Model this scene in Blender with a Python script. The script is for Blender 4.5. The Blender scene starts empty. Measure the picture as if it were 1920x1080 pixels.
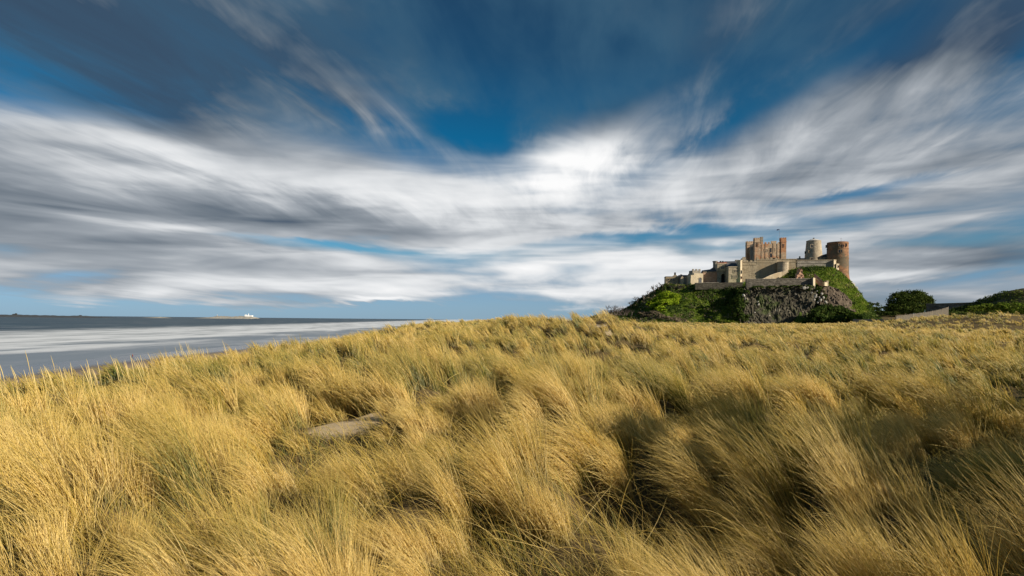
import bpy, bmesh, math, random
import numpy as np
from mathutils import Vector, Matrix

random.seed(7)
rng = np.random.default_rng(7)
R = math.radians
scene = bpy.context.scene
COL = scene.collection

# ------------------------------------------------------------------ camera
FPX = 1100.0                       # focal length in pixels of the 1920 wide photograph
CX, CY = 960.0, 600.0              # principal column and eye-level row
ROLL = 0.0095
EYE = Vector((0.0, 0.0, 1.7))
cam_data = bpy.data.cameras.new("camera")
cam_data.sensor_width = 36.0
cam_data.lens = 36.0 * FPX / 1920.0
cam_data.shift_y = 60.0 / 1920.0
cam_data.clip_start = 0.05
cam_data.clip_end = 200000.0
cam = bpy.data.objects.new("camera", cam_data)
cr, sr = math.cos(ROLL), math.sin(ROLL)
cam.matrix_world = Matrix(((cr, -sr, 0, EYE.x), (0, 0, -1, EYE.y), (sr, cr, 0, EYE.z), (0, 0, 0, 1)))
COL.objects.link(cam)
scene.camera = cam


def pdir(px, py):
    dx, dy = px - CX, CY - py
    return Vector((dx * cr - dy * sr, FPX, dx * sr + dy * cr))


def at(px, py, Y):
    """world point on the sight line through photo pixel (px, py) at forward distance Y"""
    return EYE + pdir(px, py) * (Y / FPX)


# ------------------------------------------------------------------ exposure
scene.view_settings.view_transform = 'Standard'
scene.view_settings.look = 'None'
scene.view_settings.gamma = 1.0
scene.view_settings.exposure = 0.52
scene.view_settings.use_curve_mapping = False

# ------------------------------------------------------------------ sun and sky
SUN_AZ, SUN_EL = R(119), R(24)
to_sun = Vector((math.sin(SUN_AZ) * math.cos(SUN_EL), math.cos(SUN_AZ) * math.cos(SUN_EL), math.sin(SUN_EL)))
sd = bpy.data.lights.new("sun", 'SUN')
sd.energy = 5.0
sd.angle = R(0.5)
sd.color = (1.0, 0.89, 0.73)
sun = bpy.data.objects.new("sun", sd)
sun.rotation_euler = to_sun.to_track_quat('Z', 'Y').to_euler()
sun.location = (60, -30, 60)
COL.objects.link(sun)


class E:
    """tiny expression wrapper round Math nodes"""
    nt = None

    def __init__(s, sock): s.s = sock

    @staticmethod
    def op(o, *a):
        n = E.nt.nodes.new('ShaderNodeMath'); n.operation = o
        for i, v in enumerate(a):
            if isinstance(v, E): E.nt.links.new(v.s, n.inputs[i])
            else: n.inputs[i].default_value = v
        return E(n.outputs[0])

    def __add__(s, o): return E.op('ADD', s, o)
    def __radd__(s, o): return E.op('ADD', s, o)
    def __sub__(s, o): return E.op('SUBTRACT', s, o)
    def __rsub__(s, o): return E.op('SUBTRACT', o, s)
    def __mul__(s, o): return E.op('MULTIPLY', s, o)
    def __rmul__(s, o): return E.op('MULTIPLY', s, o)
    def __truediv__(s, o): return E.op('DIVIDE', s, o)
    def __rtruediv__(s, o): return E.op('DIVIDE', o, s)


def vec(x, y, z=0.0):
    n = E.nt.nodes.new('ShaderNodeCombineXYZ')
    for i, v in enumerate((x, y, z)):
        if isinstance(v, E): E.nt.links.new(v.s, n.inputs[i])
        else: n.inputs[i].default_value = v
    return n.outputs[0]


def noise(v, scale, detail=4.0, rough=0.5, dist=0.0):
    n = E.nt.nodes.new('ShaderNodeTexNoise'); n.noise_dimensions = '3D'
    if v is not None: E.nt.links.new(v, n.inputs['Vector'])
    n.inputs['Scale'].default_value = scale; n.inputs['Detail'].default_value = detail
    n.inputs['Roughness'].default_value = rough; n.inputs['Distortion'].default_value = dist
    return E(n.outputs[0])


def sstep(v, lo, hi, a=0.0, b=1.0):
    n = E.nt.nodes.new('ShaderNodeMapRange'); n.interpolation_type = 'SMOOTHSTEP'
    for i, q in enumerate((v, lo, hi, a, b)):
        if isinstance(q, E): E.nt.links.new(q.s, n.inputs[i])
        else: n.inputs[i].default_value = q
    return E(n.outputs[0])


def mixc(f, a, b, mode='MIX'):
    n = E.nt.nodes.new('ShaderNodeMix'); n.data_type = 'RGBA'; n.blend_type = mode; n.clamp_factor = True
    for i, q in ((0, f), (6, a), (7, b)):
        if isinstance(q, E): E.nt.links.new(q.s, n.inputs[i])
        elif hasattr(q, 'is_output'): E.nt.links.new(q, n.inputs[i])
        elif i == 0: n.inputs[i].default_value = q
        else: n.inputs[i].default_value = (*q, 1.0)
    return n.outputs[2]


def ramp(f, stops, interp='LINEAR'):
    n = E.nt.nodes.new('ShaderNodeValToRGB'); cr_ = n.color_ramp; cr_.interpolation = interp
    while len(cr_.elements) < len(stops): cr_.elements.new(0.5)
    for e_, (p, c) in zip(cr_.elements, stops): e_.position = p; e_.color = (*c, 1.0)
    E.nt.links.new(f.s if isinstance(f, E) else f, n.inputs[0])
    return n.outputs[0]


def build_sky():
    w = bpy.data.worlds.new("World"); scene.world = w; w.use_nodes = True
    nt = w.node_tree; nt.nodes.clear(); E.nt = nt
    out = nt.nodes.new('ShaderNodeOutputWorld'); bg = nt.nodes.new('ShaderNodeBackground')
    STR = 0.1
    bg.inputs['Strength'].default_value = STR * 0.95
    nt.links.new(bg.outputs[0], out.inputs[0])
    sky = nt.nodes.new('ShaderNodeTexSky'); sky.sky_type = 'NISHITA'; sky.sun_disc = False
    sky.sun_elevation = SUN_EL; sky.sun_rotation = SUN_AZ
    sky.altitude = 0; sky.air_density = 1.0; sky.dust_density = 0.3; sky.ozone_density = 3.0
    tc = nt.nodes.new('ShaderNodeTexCoord')
    sep = nt.nodes.new('ShaderNodeSeparateXYZ'); nt.links.new(tc.outputs['Generated'], sep.inputs[0])
    x, y, z = (E(sep.outputs[i]) for i in range(3))
    az = E.op('ARCTAN2', x, y); el = E.op('ARCSINE', z)
    # the cloud deck: a flat layer seen in perspective, smeared along the wind (towards azimuth 9 degrees)
    zc = E.op('MAXIMUM', z, 0.0) + 0.09
    va = R(9)
    along = (x * math.sin(va) + y * math.cos(va)) / zc
    across = (x * math.cos(va) - y * math.sin(va)) / zc
    streak = noise(vec(across, along * 0.44, 0.0), 1.25, 5, 0.50, 0.55)
    fine = noise(vec(across, along * 0.26, 7.3), 4.6, 5, 0.58, 0.5)
    big = noise(vec(across, along * 0.5, 3.1), 0.6, 3, 0.5, 0.3)
    lump = noise(vec(across, along * 0.75, 11.0), 1.2, 4, 0.5, 0.5)
    # far cloud is seen edge on: long flat layers over the horizon
    layer = noise(vec(az * 2.4, el * 15.0, 2.0), 1.0, 3.5, 0.48, 0.5)
    layer2 = noise(vec(az * 4.5, el * 34.0, 5.0), 1.0, 3, 0.5, 0.5)
    low = sstep(el, 0.36, 0.10)
    high = 1.0 - low
    # ragged edges: the masks below are read at coordinates pushed about by the streaks
    azw = az + ((streak - 0.5) * 0.18 + (lump - 0.5) * 0.16) * (high * 0.8 + 0.2) + (layer - 0.5) * 0.10
    elw = el + ((streak - 0.5) * 0.16 + (fine - 0.5) * 0.10 + (big - 0.5) * 0.05) * (high * 0.85 + 0.15) + (layer - 0.5) * 0.035
    base = vec(azw, elw, 0.0)

    def blob(px, py, sx, sy, rot=0.0):
        d = pdir(px, py); a0 = math.atan2(d.x, d.y); e0 = math.asin(d.z / d.length)
        m = nt.nodes.new('ShaderNodeMapping'); m.vector_type = 'TEXTURE'
        m.inputs['Location'].default_value = (a0, e0, 0)
        m.inputs['Rotation'].default_value = (0, 0, R(rot))
        m.inputs['Scale'].default_value = (sx * math.cos(a0) ** 2 / FPX, sy * math.cos(a0) / FPX, 1)
        nt.links.new(base, m.inputs[0])
        dp = nt.nodes.new('ShaderNodeVectorMath'); dp.operation = 'DOT_PRODUCT'
        nt.links.new(m.outputs[0], dp.inputs[0]); nt.links.new(m.outputs[0], dp.inputs[1])
        return E.op('EXPONENT', E(dp.outputs['Value']) * -0.7)

    #        px    py    sx   sy  rot  cover  light
    BL = [(180, 335, 420, 70, 0, 0.85, 0.06),
          (290, 285, 170, 26, -5, 0.25, 0.30),
          (140, 388, 400, 28, 0, 0.40, -0.26),
          (640, 335, 240, 42, -10, 0.60, 0.36),
          (560, 405, 420, 22, -3, 0.40, -0.12),
          (900, 380, 200, 36, -4, 0.15, 0.08),
          (1120, 280, 170, 50, 16, 0.75, 0.50),
          (1010, 350, 130, 30, 0, 0.0, 0.10),
          (1480, 300, 280, 80, 14, 0.32, 0.0),
          (1720, 150, 330, 66, 27, 0.50, -0.06),
          (1560, 215, 240, 26, 27, 0.20, 0.06),
          (1480, 170, 260, 18, 27, -0.35, -0.05),
          (1800, 310, 280, 90, 10, 0.30, -0.08),
          (1600, 50, 300, 45, 24, 0.40, 0.0),
          (1340, 60, 130, 60, 60, 0.35, 0.22),
          (1350, 180, 200, 34, 24, -0.45, -0.10),
          (900, 250, 120, 36, -10, -0.70, 0.0),
          (1180, 140, 230, 60, 8, -0.20, -0.16),
          (960, 110, 300, 90, 0, -0.05, -0.26),
          (150, 40, 420, 110, -15, 0.25, -0.60),
          (300, 200, 380, 34, -12, -0.05, -0.16),
          (720, 205, 150, 36, -25, 0.50, 0.14),
          (1000, 485, 300, 50, 0, 0.15, 0.26),
          (1230, 375, 260, 40, 6, 0.30, 0.10),
          (330, 478, 450, 30, -2, 0.60, -0.02),
          (330, 525, 450, 24, 0, 0.55, 0.16),
          (160, 480, 420, 60, 0, 0.40, 0.02),
          (330, 428, 200, 8, -6, -0.30, 0.16),
          (620, 464, 120, 6, -5, -0.6, 0.0),
          (1240, 440, 200, 13, 3, -0.9, 0.0),
          (1400, 455, 120, 10, 3, -0.6, 0.0),
          (1640, 350, 170, 12, 8, -0.7, 0.0),
          (150, 585, 700, 12, 0, -0.9, 0.0),
          (900, 586, 420, 11, 0, -0.7, 0.0),
          (700, 563, 60, 5, 0, 0.8, 0.4),
          (1800, 490, 220, 34, 5, 0.35, -0.30),
          (1700, 430, 220, 20, 6, 0.40, 0.14),
          (1720, 520, 220, 9, 3, 0.2, 0.30),
          (1200, 525, 260, 32, 0, 0.25, 0.20),
          (1750, 570, 300, 16, 0, 0.30, -0.06),
          (1600, 520, 400, 60, 0, 0.35, 0.08),
          (900, 430, 420, 24, 0, 0.40, -0.10)]
    cov, lit = None, None
    for px, py, sx, sy, rot, c, l in BL:
        g = blob(px, py, sx, sy, rot)
        cov = g * c if cov is None else cov + g * c
        lit = g * l if lit is None else lit + g * l
    ragged = (streak - 0.5) * 2.1 + (fine - 0.5) * 1.2 + (big - 0.5) * 0.9
    flat = (layer - 0.5) * 2.6 + (layer2 - 0.5) * 1.3
    cover = cov + 0.46 + low * 0.20 + ragged * (high * 0.8 + 0.2) + flat * low
    cover = sstep(cover, 0.22, 1.20)
    light = lit + 0.42 + low * 0.05 - sstep(el, 0.25, 0.46, 0.0, 0.34) + ((lump - 0.5) * 1.4 + (streak - 0.5) * 0.7 + (fine - 0.5) * 0.8) * (high * 0.85 + 0.15) + ((layer2 - 0.5) * 0.9 + (layer - 0.5) * 0.9) * low
    cloud = ramp(light, [(0.0, (0.030, 0.055, 0.095)), (0.20, (0.115, 0.14, 0.17)), (0.45, (0.25, 0.275, 0.305)),
                         (0.75, (0.54, 0.555, 0.57)), (1.0, (0.72, 0.72, 0.72))])
    tint = ramp(el, [(0.0, (0.20, 0.37, 0.70)), (0.05, (0.20, 0.40, 0.72)), (0.11, (0.27, 0.50, 0.60)), (0.20, (0.08, 0.40, 0.55)), (0.30, (0.03, 0.36, 0.48)), (0.42, (0.09, 0.27, 0.34)), (0.55, (0.12, 0.25, 0.30))])
    blue = mixc(1.0, sky.outputs[0], tint, 'MULTIPLY')
    # thin high veil, grey blue
    veil = sstep(streak * 0.7 + lump * 0.3 + (fine - 0.5) * 0.3, 0.35, 0.64, 0.0, 0.85) * high * sstep(cov, -0.55, -0.05)
    vl = nt.nodes.new('ShaderNodeVectorMath'); vl.operation = 'SCALE'
    vl.inputs[0].default_value = (0.044, 0.108, 0.168); vl.inputs['Scale'].default_value = 1.0 / STR
    blue = mixc(veil, blue, vl.outputs[0])
    cl = nt.nodes.new('ShaderNodeVectorMath'); cl.operation = 'SCALE'
    nt.links.new(cloud, cl.inputs[0]); cl.inputs['Scale'].default_value = 1.0 / STR
    # pale air low over the horizon
    hz = nt.nodes.new('ShaderNodeVectorMath'); hz.operation = 'SCALE'
    hz.inputs[0].default_value = (0.26, 0.37, 0.46); hz.inputs['Scale'].default_value = 1.0 / STR
    blue = mixc(sstep(el, 0.13, 0.0, 0.0, 0.55), blue, hz.outputs[0])
    final = mixc(cover, blue, cl.outputs[0])
    nt.links.new(final, bg.inputs['Color'])


build_sky()

# ------------------------------------------------------------------ helpers
def hash2(ix, iy, seed):
    h = (ix.astype(np.int64) * 374761393 + iy.astype(np.int64) * 668265263 + seed * 974634777) & 0xFFFFFFFF
    h = ((h ^ (h >> 13)) * 1274126177) & 0xFFFFFFFF
    h = h ^ (h >> 16)
    return (h & 0xFFFFFF) / float(0xFFFFFF)


def vnoise(x, y, seed=0):
    x = np.asarray(x, float); y = np.asarray(y, float)
    ix = np.floor(x); iy = np.floor(y); fx = x - ix; fy = y - iy
    fx = fx * fx * (3 - 2 * fx); fy = fy * fy * (3 - 2 * fy)
    a = hash2(ix, iy, seed); b = hash2(ix + 1, iy, seed); c = hash2(ix, iy + 1, seed); d = hash2(ix + 1, iy + 1, seed)
    return (a * (1 - fx) + b * fx) * (1 - fy) + (c * (1 - fx) + d * fx) * fy


def fbm(x, y, seed=0, octv=4):
    s = 0; a = 0.5; t = 0
    for k in range(octv):
        s = s + a * vnoise(x * 2 ** k, y * 2 ** k, seed + k * 17); t += a; a *= 0.5
    return s / t


def ss(a, b, v):
    t = np.clip((v - a) / (b - a), 0, 1)
    return t * t * (3 - 2 * t)


def tag(o, label=None, cat=None, group=None, kind=None):
    if label: o['label'] = label
    if cat: o['category'] = cat
    if group: o['group'] = group
    if kind: o['kind'] = kind
    return o


def empty(name, loc=(0, 0, 0), rz=0.0):
    o = bpy.data.objects.new(name, None); COL.objects.link(o)
    o.location = loc; o.rotation_euler = (0, 0, rz); o.empty_display_size = 0.5
    return o


def link(name, me, mat=None, parent=None):
    if mat is not None and not me.materials: me.materials.append(mat)
    o = bpy.data.objects.new(name, me); COL.objects.link(o)
    if parent is not None: o.parent = parent
    return o


def from_arrays(name, V, F, mat=None, parent=None, smooth=False):
    me = bpy.data.meshes.new(name)
    V = np.asarray(V, np.float32); F = np.asarray(F, np.int32)
    me.vertices.add(len(V)); me.vertices.foreach_set('co', V.ravel())
    k = F.shape[1]
    me.loops.add(F.size); me.loops.foreach_set('vertex_index', F.ravel())
    me.polygons.add(len(F)); me.polygons.foreach_set('loop_start', np.arange(len(F), dtype=np.int32) * k)
    if smooth: me.polygons.foreach_set('use_smooth', np.ones(len(F), bool))
    me.update(calc_edges=True)
    return link(name, me, mat, parent)


def new_mat(name):
    m = bpy.data.materials.new(name); m.use_nodes = True
    nt = m.node_tree; nt.nodes.clear(); E.nt = nt
    out = nt.nodes.new('ShaderNodeOutputMaterial')
    return m, nt, out


def principled(nt, out, color, rough=0.8, spec=0.3, bump=None, bump_str=0.4, bump_dist=0.1):
    b = nt.nodes.new('ShaderNodeBsdfPrincipled')
    if hasattr(color, 'is_output'): nt.links.new(color, b.inputs['Base Color'])
    else: b.inputs['Base Color'].default_value = (*color, 1)
    if isinstance(rough, E): nt.links.new(rough.s, b.inputs['Roughness'])
    else: b.inputs['Roughness'].default_value = rough
    b.inputs['Specular IOR Level'].default_value = spec
    if bump is not None:
        bn = nt.nodes.new('ShaderNodeBump'); bn.inputs['Strength'].default_value = bump_str; bn.inputs['Distance'].default_value = bump_dist
        nt.links.new(bump.s, bn.inputs['Height']); nt.links.new(bn.outputs[0], b.inputs['Normal'])
    nt.links.new(b.outputs[0], out.inputs[0])
    return b


def objco(nt):
    tc = nt.nodes.new('ShaderNodeNewGeometry')
    return tc.outputs['Position']


def pos_xyz(nt):
    s = nt.nodes.new('ShaderNodeSeparateXYZ'); nt.links.new(objco(nt), s.inputs[0])
    return [E(s.outputs[i]) for i in range(3)]


# ------------------------------------------------------------------ ground: dunes, beach, sea
SEA_Z = -14.0
BUMPS = [(-2.6, 9.0, 0.9, 0.9, 0.16), (-1.9, 6.4, 1.3, 1.0, -0.22), (5.0, 40, 7.5, 8, 1.75), (205, 300, 50, 45, 7.0), (8.2, 3.2, 2.4, 2.9, 0.9), (-8.5, 70, 5, 18, 0.45), (2, 155, 14, 26, 1.7), (108, 125, 26, 20, 3.4), (60, 200, 40, 30, 0.5), (132, 205, 32, 20, 1.3), (106, 156, 17, 10, 1.5),  # the rise just right of the viewer is added out of view for its shadow
         (-6, 26, 4, 5, 0.35), (13, 24, 8, 6, -0.25), (-3, 14, 4, 4, -0.1), (9.0, 13.5, 6, 3, -0.3), (-3.5, 6.5, 3, 2.5, 0.1)]
SAND = [(-2.45, 8.85, 0.58, 0.80), (5.3, 36.5, 0.7, 1.0), (5.6, 33.5, 0.6, 0.8)]


def edge_x(y):
    return -12.3 - 1.2 * np.sin(y / 15.0 + 0.6) - 1.6 * (vnoise(y / 9.0, y * 0, 5) - 0.5) - 0.012 * np.clip(y - 60, 0, 400)


def cells(x, y, sp, seed):
    """tussock cells: distance to the nearest centre (in spacings) and three random numbers of that cell"""
    gx, gy = x / sp, y / sp
    ix, iy = np.floor(gx), np.floor(gy)
    best = np.full(np.shape(gx), 9.0); bi = np.zeros_like(best); bj = np.zeros_like(best)
    for i in (-1, 0, 1):
        for j in (-1, 0, 1):
            cx, cy = ix + i, iy + j
            d = np.hypot(cx + 0.5 + 0.85 * (hash2(cx, cy, seed) - 0.5) - gx, cy + 0.5 + 0.85 * (hash2(cx, cy, seed + 1) - 0.5) - gy)
            m = d < best
            best = np.where(m, d, best); bi = np.where(m, cx, bi); bj = np.where(m, cy, bj)
    return best, hash2(bi, bj, seed + 2), hash2(bi, bj, seed + 3), hash2(bi, bj, seed + 4)


def cell_out(x, y, sp, seed, e=0.02):
    """vector away from the middle of the tussock, in spacings"""
    f = lambda a, b: cells(a, b, sp, seed)[0] ** 2
    return (f(x + e, y) - f(x - e, y)) * sp / (4 * e), (f(x, y + e) - f(x, y - e)) * sp / (4 * e)


def hummock(x, y):
    d, h, _, _ = cells(x, y, 1.12, 23)
    d2, h2, _, _ = cells(x, y, 2.0, 43)
    f = ss(26, 60, np.hypot(x, y))
    return ss(0.78, 0.12, d) * (0.45 + 0.75 * h) * (1 - 0.6 * f) + f * 1.25 * ss(0.72, 0.12, d2) * (0.4 + 0.8 * h2)


def H(x, y):
    x = np.asarray(x, float); y = np.asarray(y, float)
    r = np.hypot(x, y)
    z = -0.095 * np.clip(-x - 2, 0, 13) * np.exp(-(y / 38.0) ** 2)
    flat = 1 - np.exp(-((x + 2.5) / 1.3) ** 2 - ((y - 8.5) / 1.8) ** 2)
    for bx, by, sx, sy, a in BUMPS:
        z = z + a * np.exp(-((x - bx) / sx) ** 2 - ((y - by) / sy) ** 2)
    amp = ss(0.8, 5, r)
    z = z + amp * (0.95 * (fbm(x / 6.5, y / 6.5, 11, 3) - 0.5) + 0.46 * flat * (hummock(x, y) - 0.4)) + ss(50, 110, r) * 1.3 * (fbm(x / 14.0, y / 14.0, 37, 2) - 0.5)
    z = z + ss(80, 300, r) * 1.6 * (fbm(x / 45.0, y / 45.0, 31, 3) - 0.5)
    e = x - edge_x(y)
    beach = -12.0 + (x + 42.0) * (2.0 / 110.0)
    beach = np.clip(beach, -24, -11)
    return z + (beach - z) * ss(1.0, -30, e)


def build_ground():
    n_az, n_r = 400, 190
    rr = np.concatenate([[0.0], np.geomspace(0.5, 400, 150), np.geomspace(430, 60000, 39)])
    aa = np.linspace(0, 2 * math.pi, n_az, endpoint=False)
    RR, AA = np.meshgrid(rr[1:], aa, indexing='ij')
    X = RR * np.sin(AA); Y = RR * np.cos(AA)
    Z = H(X, Y)
    V = np.stack([X, Y, Z], -1).reshape(-1, 3)
    nr = len(rr) - 1
    i, j = np.meshgrid(np.arange(nr - 1), np.arange(n_az), indexing='ij')
    j2 = (j + 1) % n_az
    F = np.stack([i * n_az + j, i * n_az + j2, (i + 1) * n_az + j2, (i + 1) * n_az + j], -1).reshape(-1, 4)[:, ::-1]
    cx = V[F, 0].mean(1); cy = V[F, 1].mean(1)
    is_beach = cx < edge_x(cy) - 24
    # dunes
    m, nt, out = new_mat("dune_ground")
    p = objco(nt)
    n1 = noise(p, 0.9, 5, 0.6); n2 = noise(p, 9.0, 6, 0.7); n3 = noise(p, 70.0, 3, 0.6)
    thatch = ramp(n2 * 0.7 + n1 * 0.3, [(0.3, (0.06, 0.043, 0.02)), (0.5, (0.125, 0.09, 0.04)), (0.7, (0.24, 0.175, 0.085))])
    sandc = ramp(n3 * 0.5 + n2 * 0.5, [(0.3, (0.48, 0.36, 0.21)), (0.6, (0.68, 0.53, 0.33)), (0.8, (0.80, 0.66, 0.44))])
    at_ = nt.nodes.new('ShaderNodeAttribute'); at_.attribute_name = 'sand'
    f = sstep(E(at_.outputs['Fac']) + (n2 - 0.5) * 0.5, 0.35, 0.65)
    c = mixc(f, thatch, sandc)
    principled(nt, out, c, 0.95, 0.1, n2 + n3 * 0.35, 0.6, 0.06)
    used = np.unique(F[~is_beach]); remap = np.full(len(V), -1); remap[used] = np.arange(len(used))
    g = from_arrays('dune_ground', V[used], remap[F[~is_beach]], m, smooth=True)
    tag(g, kind='structure')
    sx, sy = V[used, 0], V[used, 1]
    sand = np.zeros(len(used))
    for px, py, a, b in SAND:
        sand = np.maximum(sand, np.exp(-0.8 * (((sx - px) / a) ** 2 + ((sy - py) / b) ** 2)))
    sand = np.maximum(sand, ss(-6, -14, sx - edge_x(sy)))
    g.data.attributes.new('sand', 'FLOAT', 'POINT').data.foreach_set('value', sand.astype(np.float32))
    # beach
    m, nt, out = new_mat("beach_sand")
    X_, Y_, Z_ = pos_xyz(nt)
    wet = sstep(X_ * 0.94 + (noise(vec(X_ * 0.02, Y_ * 0.008), 1.0, 3) - 0.5) * 26, -104, -124)
    nn = noise(vec(X_ * 0.12, Y_ * 0.02), 1.0, 5, 0.6)
    col = mixc(wet, ramp(nn, [(0.3, (0.23, 0.165, 0.12)), (0.7, (0.32, 0.235, 0.17))]), ramp(nn, [(0.3, (0.07, 0.055, 0.05)), (0.7, (0.11, 0.09, 0.08))]))
    b = principled(nt, out, col, wet * -0.72 + 0.9, 0.5, noise(objco(nt), 2.5, 4) , 0.08, 0.05)
    used = np.unique(F[is_beach]); remap = np.full(len(V), -1); remap[used] = np.arange(len(used))
    tag(from_arrays('beach', V[used], remap[F[is_beach]], m, smooth=True), kind='structure')
    # sea
    m, nt, out = new_mat("sea_water")
    X_, Y_, Z_ = pos_xyz(nt)
    sw = noise(vec(X_ * 0.016, Y_ * 0.0045), 1.0, 5, 0.55, 0.5)
    sw2 = noise(vec(X_ * 0.05, Y_ * 0.012, 4.0), 1.0, 5, 0.6, 0.3)
    dist = X_ * -1.0
    band = sstep(dist + (sw - 0.5) * 300 - Y_ * 0.10, 540, 330) * sstep(dist + (sw - 0.5) * 130, 165, 280)
    foam = sstep(band * 0.92 + (sw2 - 0.5) * 2.0 + (sw - 0.5) * 1.5, 0.02, 1.18)
    shore = sstep(dist + (sw - 0.5) * 70, 330, 200)
    deep = ramp(noise(vec(X_ * 0.004, Y_ * 0.0016), 1.0, 4), [(0.3, (0.010, 0.031, 0.048)), (0.7, (0.022, 0.052, 0.070))])
    shal = mixc(shore, deep, (0.19, 0.225, 0.265))
    shal = mixc(sstep(sw2 + (sw - 0.5) * 0.5, 0.42, 0.72, 0.0, 0.55) * E.op('SUBTRACT', shore, 0.0), shal, (0.45, 0.46, 0.49))
    col = mixc(foam, shal, (0.66, 0.69, 0.72))
    wv = noise(vec(X_ * 0.35, Y_ * 0.12), 1.0, 4, 0.6)
    principled(nt, out, col, foam * 0.35 + 0.42, 0.28, wv, 0.25, 0.4)
    S = 90000
    V = [(-S, -S, SEA_Z), (S, -S, SEA_Z), (S, S, SEA_Z), (-S, S, SEA_Z)]
    tag(from_arrays('sea', V, [(0, 1, 2, 3)], m), kind='structure')


build_ground()

# ------------------------------------------------------------------ dune grass
def grass_material(name, stops, tipc, foot):
    m, nt, out = new_mat(name)
    a = nt.nodes.new('ShaderNodeAttribute'); a.attribute_name = 'tint'
    ci = nt.nodes.new('ShaderNodeHairInfo')
    c0 = ramp(E(a.outputs['Fac']), stops)
    rv = ramp(E(ci.outputs['Random']), [(0.0, (0.42, 0.36, 0.30)), (0.35, (0.85, 0.82, 0.78)), (1.0, (1.12, 1.12, 1.12))])
    c0 = mixc(1.0, c0, rv, 'MULTIPLY')
    # living sheaths at the foot are olive green, the dry ends straw
    c1 = mixc(sstep(E(ci.outputs['Intercept']), 0.50, 0.0, 0.0, 0.72), c0, foot)
    c = mixc(sstep(E(ci.outputs['Intercept']), 0.40, 1.0, 0.0, 0.50), c1, tipc)
    d = nt.nodes.new('ShaderNodeBsdfDiffuse'); nt.links.new(c, d.inputs[0])
    t = nt.nodes.new('ShaderNodeBsdfTranslucent'); nt.links.new(c, t.inputs[0])
    mx = nt.nodes.new('ShaderNodeMixShader'); mx.inputs[0].default_value = 0.33
    nt.links.new(d.outputs[0], mx.inputs[1]); nt.links.new(t.outputs[0], mx.inputs[2])
    gl = nt.nodes.new('ShaderNodeBsdfGlossy'); gl.inputs['Roughness'].default_value = 0.45
    gl.inputs[0].default_value = (1.0, 0.95, 0.85, 1)
    m2 = nt.nodes.new('ShaderNodeMixShader'); m2.inputs[0].default_value = 0.05
    nt.links.new(mx.outputs[0], m2.inputs[1]); nt.links.new(gl.outputs[0], m2.inputs[2])
    nt.links.new(m2.outputs[0], out.inputs[0])
    return m


MARRAM = grass_material('marram_grass', [(0.0, (0.10, 0.145, 0.018)), (0.22, (0.22, 0.225, 0.028)), (0.45, (0.44, 0.33, 0.05)),
                                         (0.7, (0.67, 0.47, 0.095)), (1.0, (0.84, 0.66, 0.26))], (0.80, 0.58, 0.14), (0.10, 0.095, 0.022))


def blades(base, L, W, th0, th1, lean, tint, droop_noise, npt=6):
    """base (n,3); lean (n,2) unit heading; th0 root angle from vertical, th1 tip angle"""
    n = len(base)
    P = np.zeros((n, npt, 3)); P[:, 0] = base
    seg = (L / (npt - 1))[:, None]
    for k in range(1, npt):
        t = (k - 0.5) / (npt - 1)
        th = th0 + (th1 - th0) * t ** 1.25
        s, c = np.sin(th), np.cos(th)
        side = droop_noise * t * 0.5
        hx = lean[:, 0] - lean[:, 1] * side; hy = lean[:, 1] + lean[:, 0] * side
        P[:, k] = P[:, k - 1] + seg * np.stack([s * hx, s * hy, c], -1)
    prof = np.array([1.0, 1.0, 0.92, 0.75, 0.5, 0.16])[:npt] if npt == 6 else np.linspace(1, 0.15, npt)
    Wd = 0.5 * W[:, None] * prof[None]
    return P, Wd, tint


def add_curves(name, P, Wd, tint, mat):
    n, k, _ = P.shape
    cu = bpy.data.hair_curves.new(name)
    cu.add_curves([k] * n)
    cu.attributes['position'].data.foreach_set('vector', P.astype(np.float32).ravel())
    ra = cu.attributes.get('radius') or cu.attributes.new('radius', 'FLOAT', 'POINT')
    ra.data.foreach_set('value', Wd.astype(np.float32).ravel())
    cu.attributes.new('tint', 'FLOAT', 'CURVE').data.foreach_set('value', tint.astype(np.float32))
    cu.materials.append(mat)
    o = bpy.data.objects.new(name, cu); COL.objects.link(o)
    return o


def tussock_field(r0, r1, spacing, az_lo, az_hi):
    n = int(2 * r1 / spacing) + 1
    gx = np.linspace(-r1, r1, n)
    X, Y = np.meshgrid(gx, gx[gx > -3]); X = X.ravel(); Y = Y.ravel()
    X = X + rng.uniform(-0.5, 0.5, X.size) * spacing; Y = Y + rng.uniform(-0.5, 0.5, Y.size) * spacing
    r = np.hypot(X, Y); a = np.degrees(np.arctan2(X, Y))
    ok = (r >= r0) & (r < r1) & (a > az_lo) & (a < az_hi)
    ok &= (X - edge_x(Y)) > -9
    keep = np.ones(X.size, bool)
    for px, py, sa, sb in SAND:
        keep &= ((X - px) / (sa * 1.15)) ** 2 + ((Y - py) / (sb * 1.15)) ** 2 > 1
    # the castle rock and its foot stand clear of the dune grass
    keep &= ~((Y > 262) & (X > 48))
    ok &= keep
    return X[ok], Y[ok]


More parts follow.
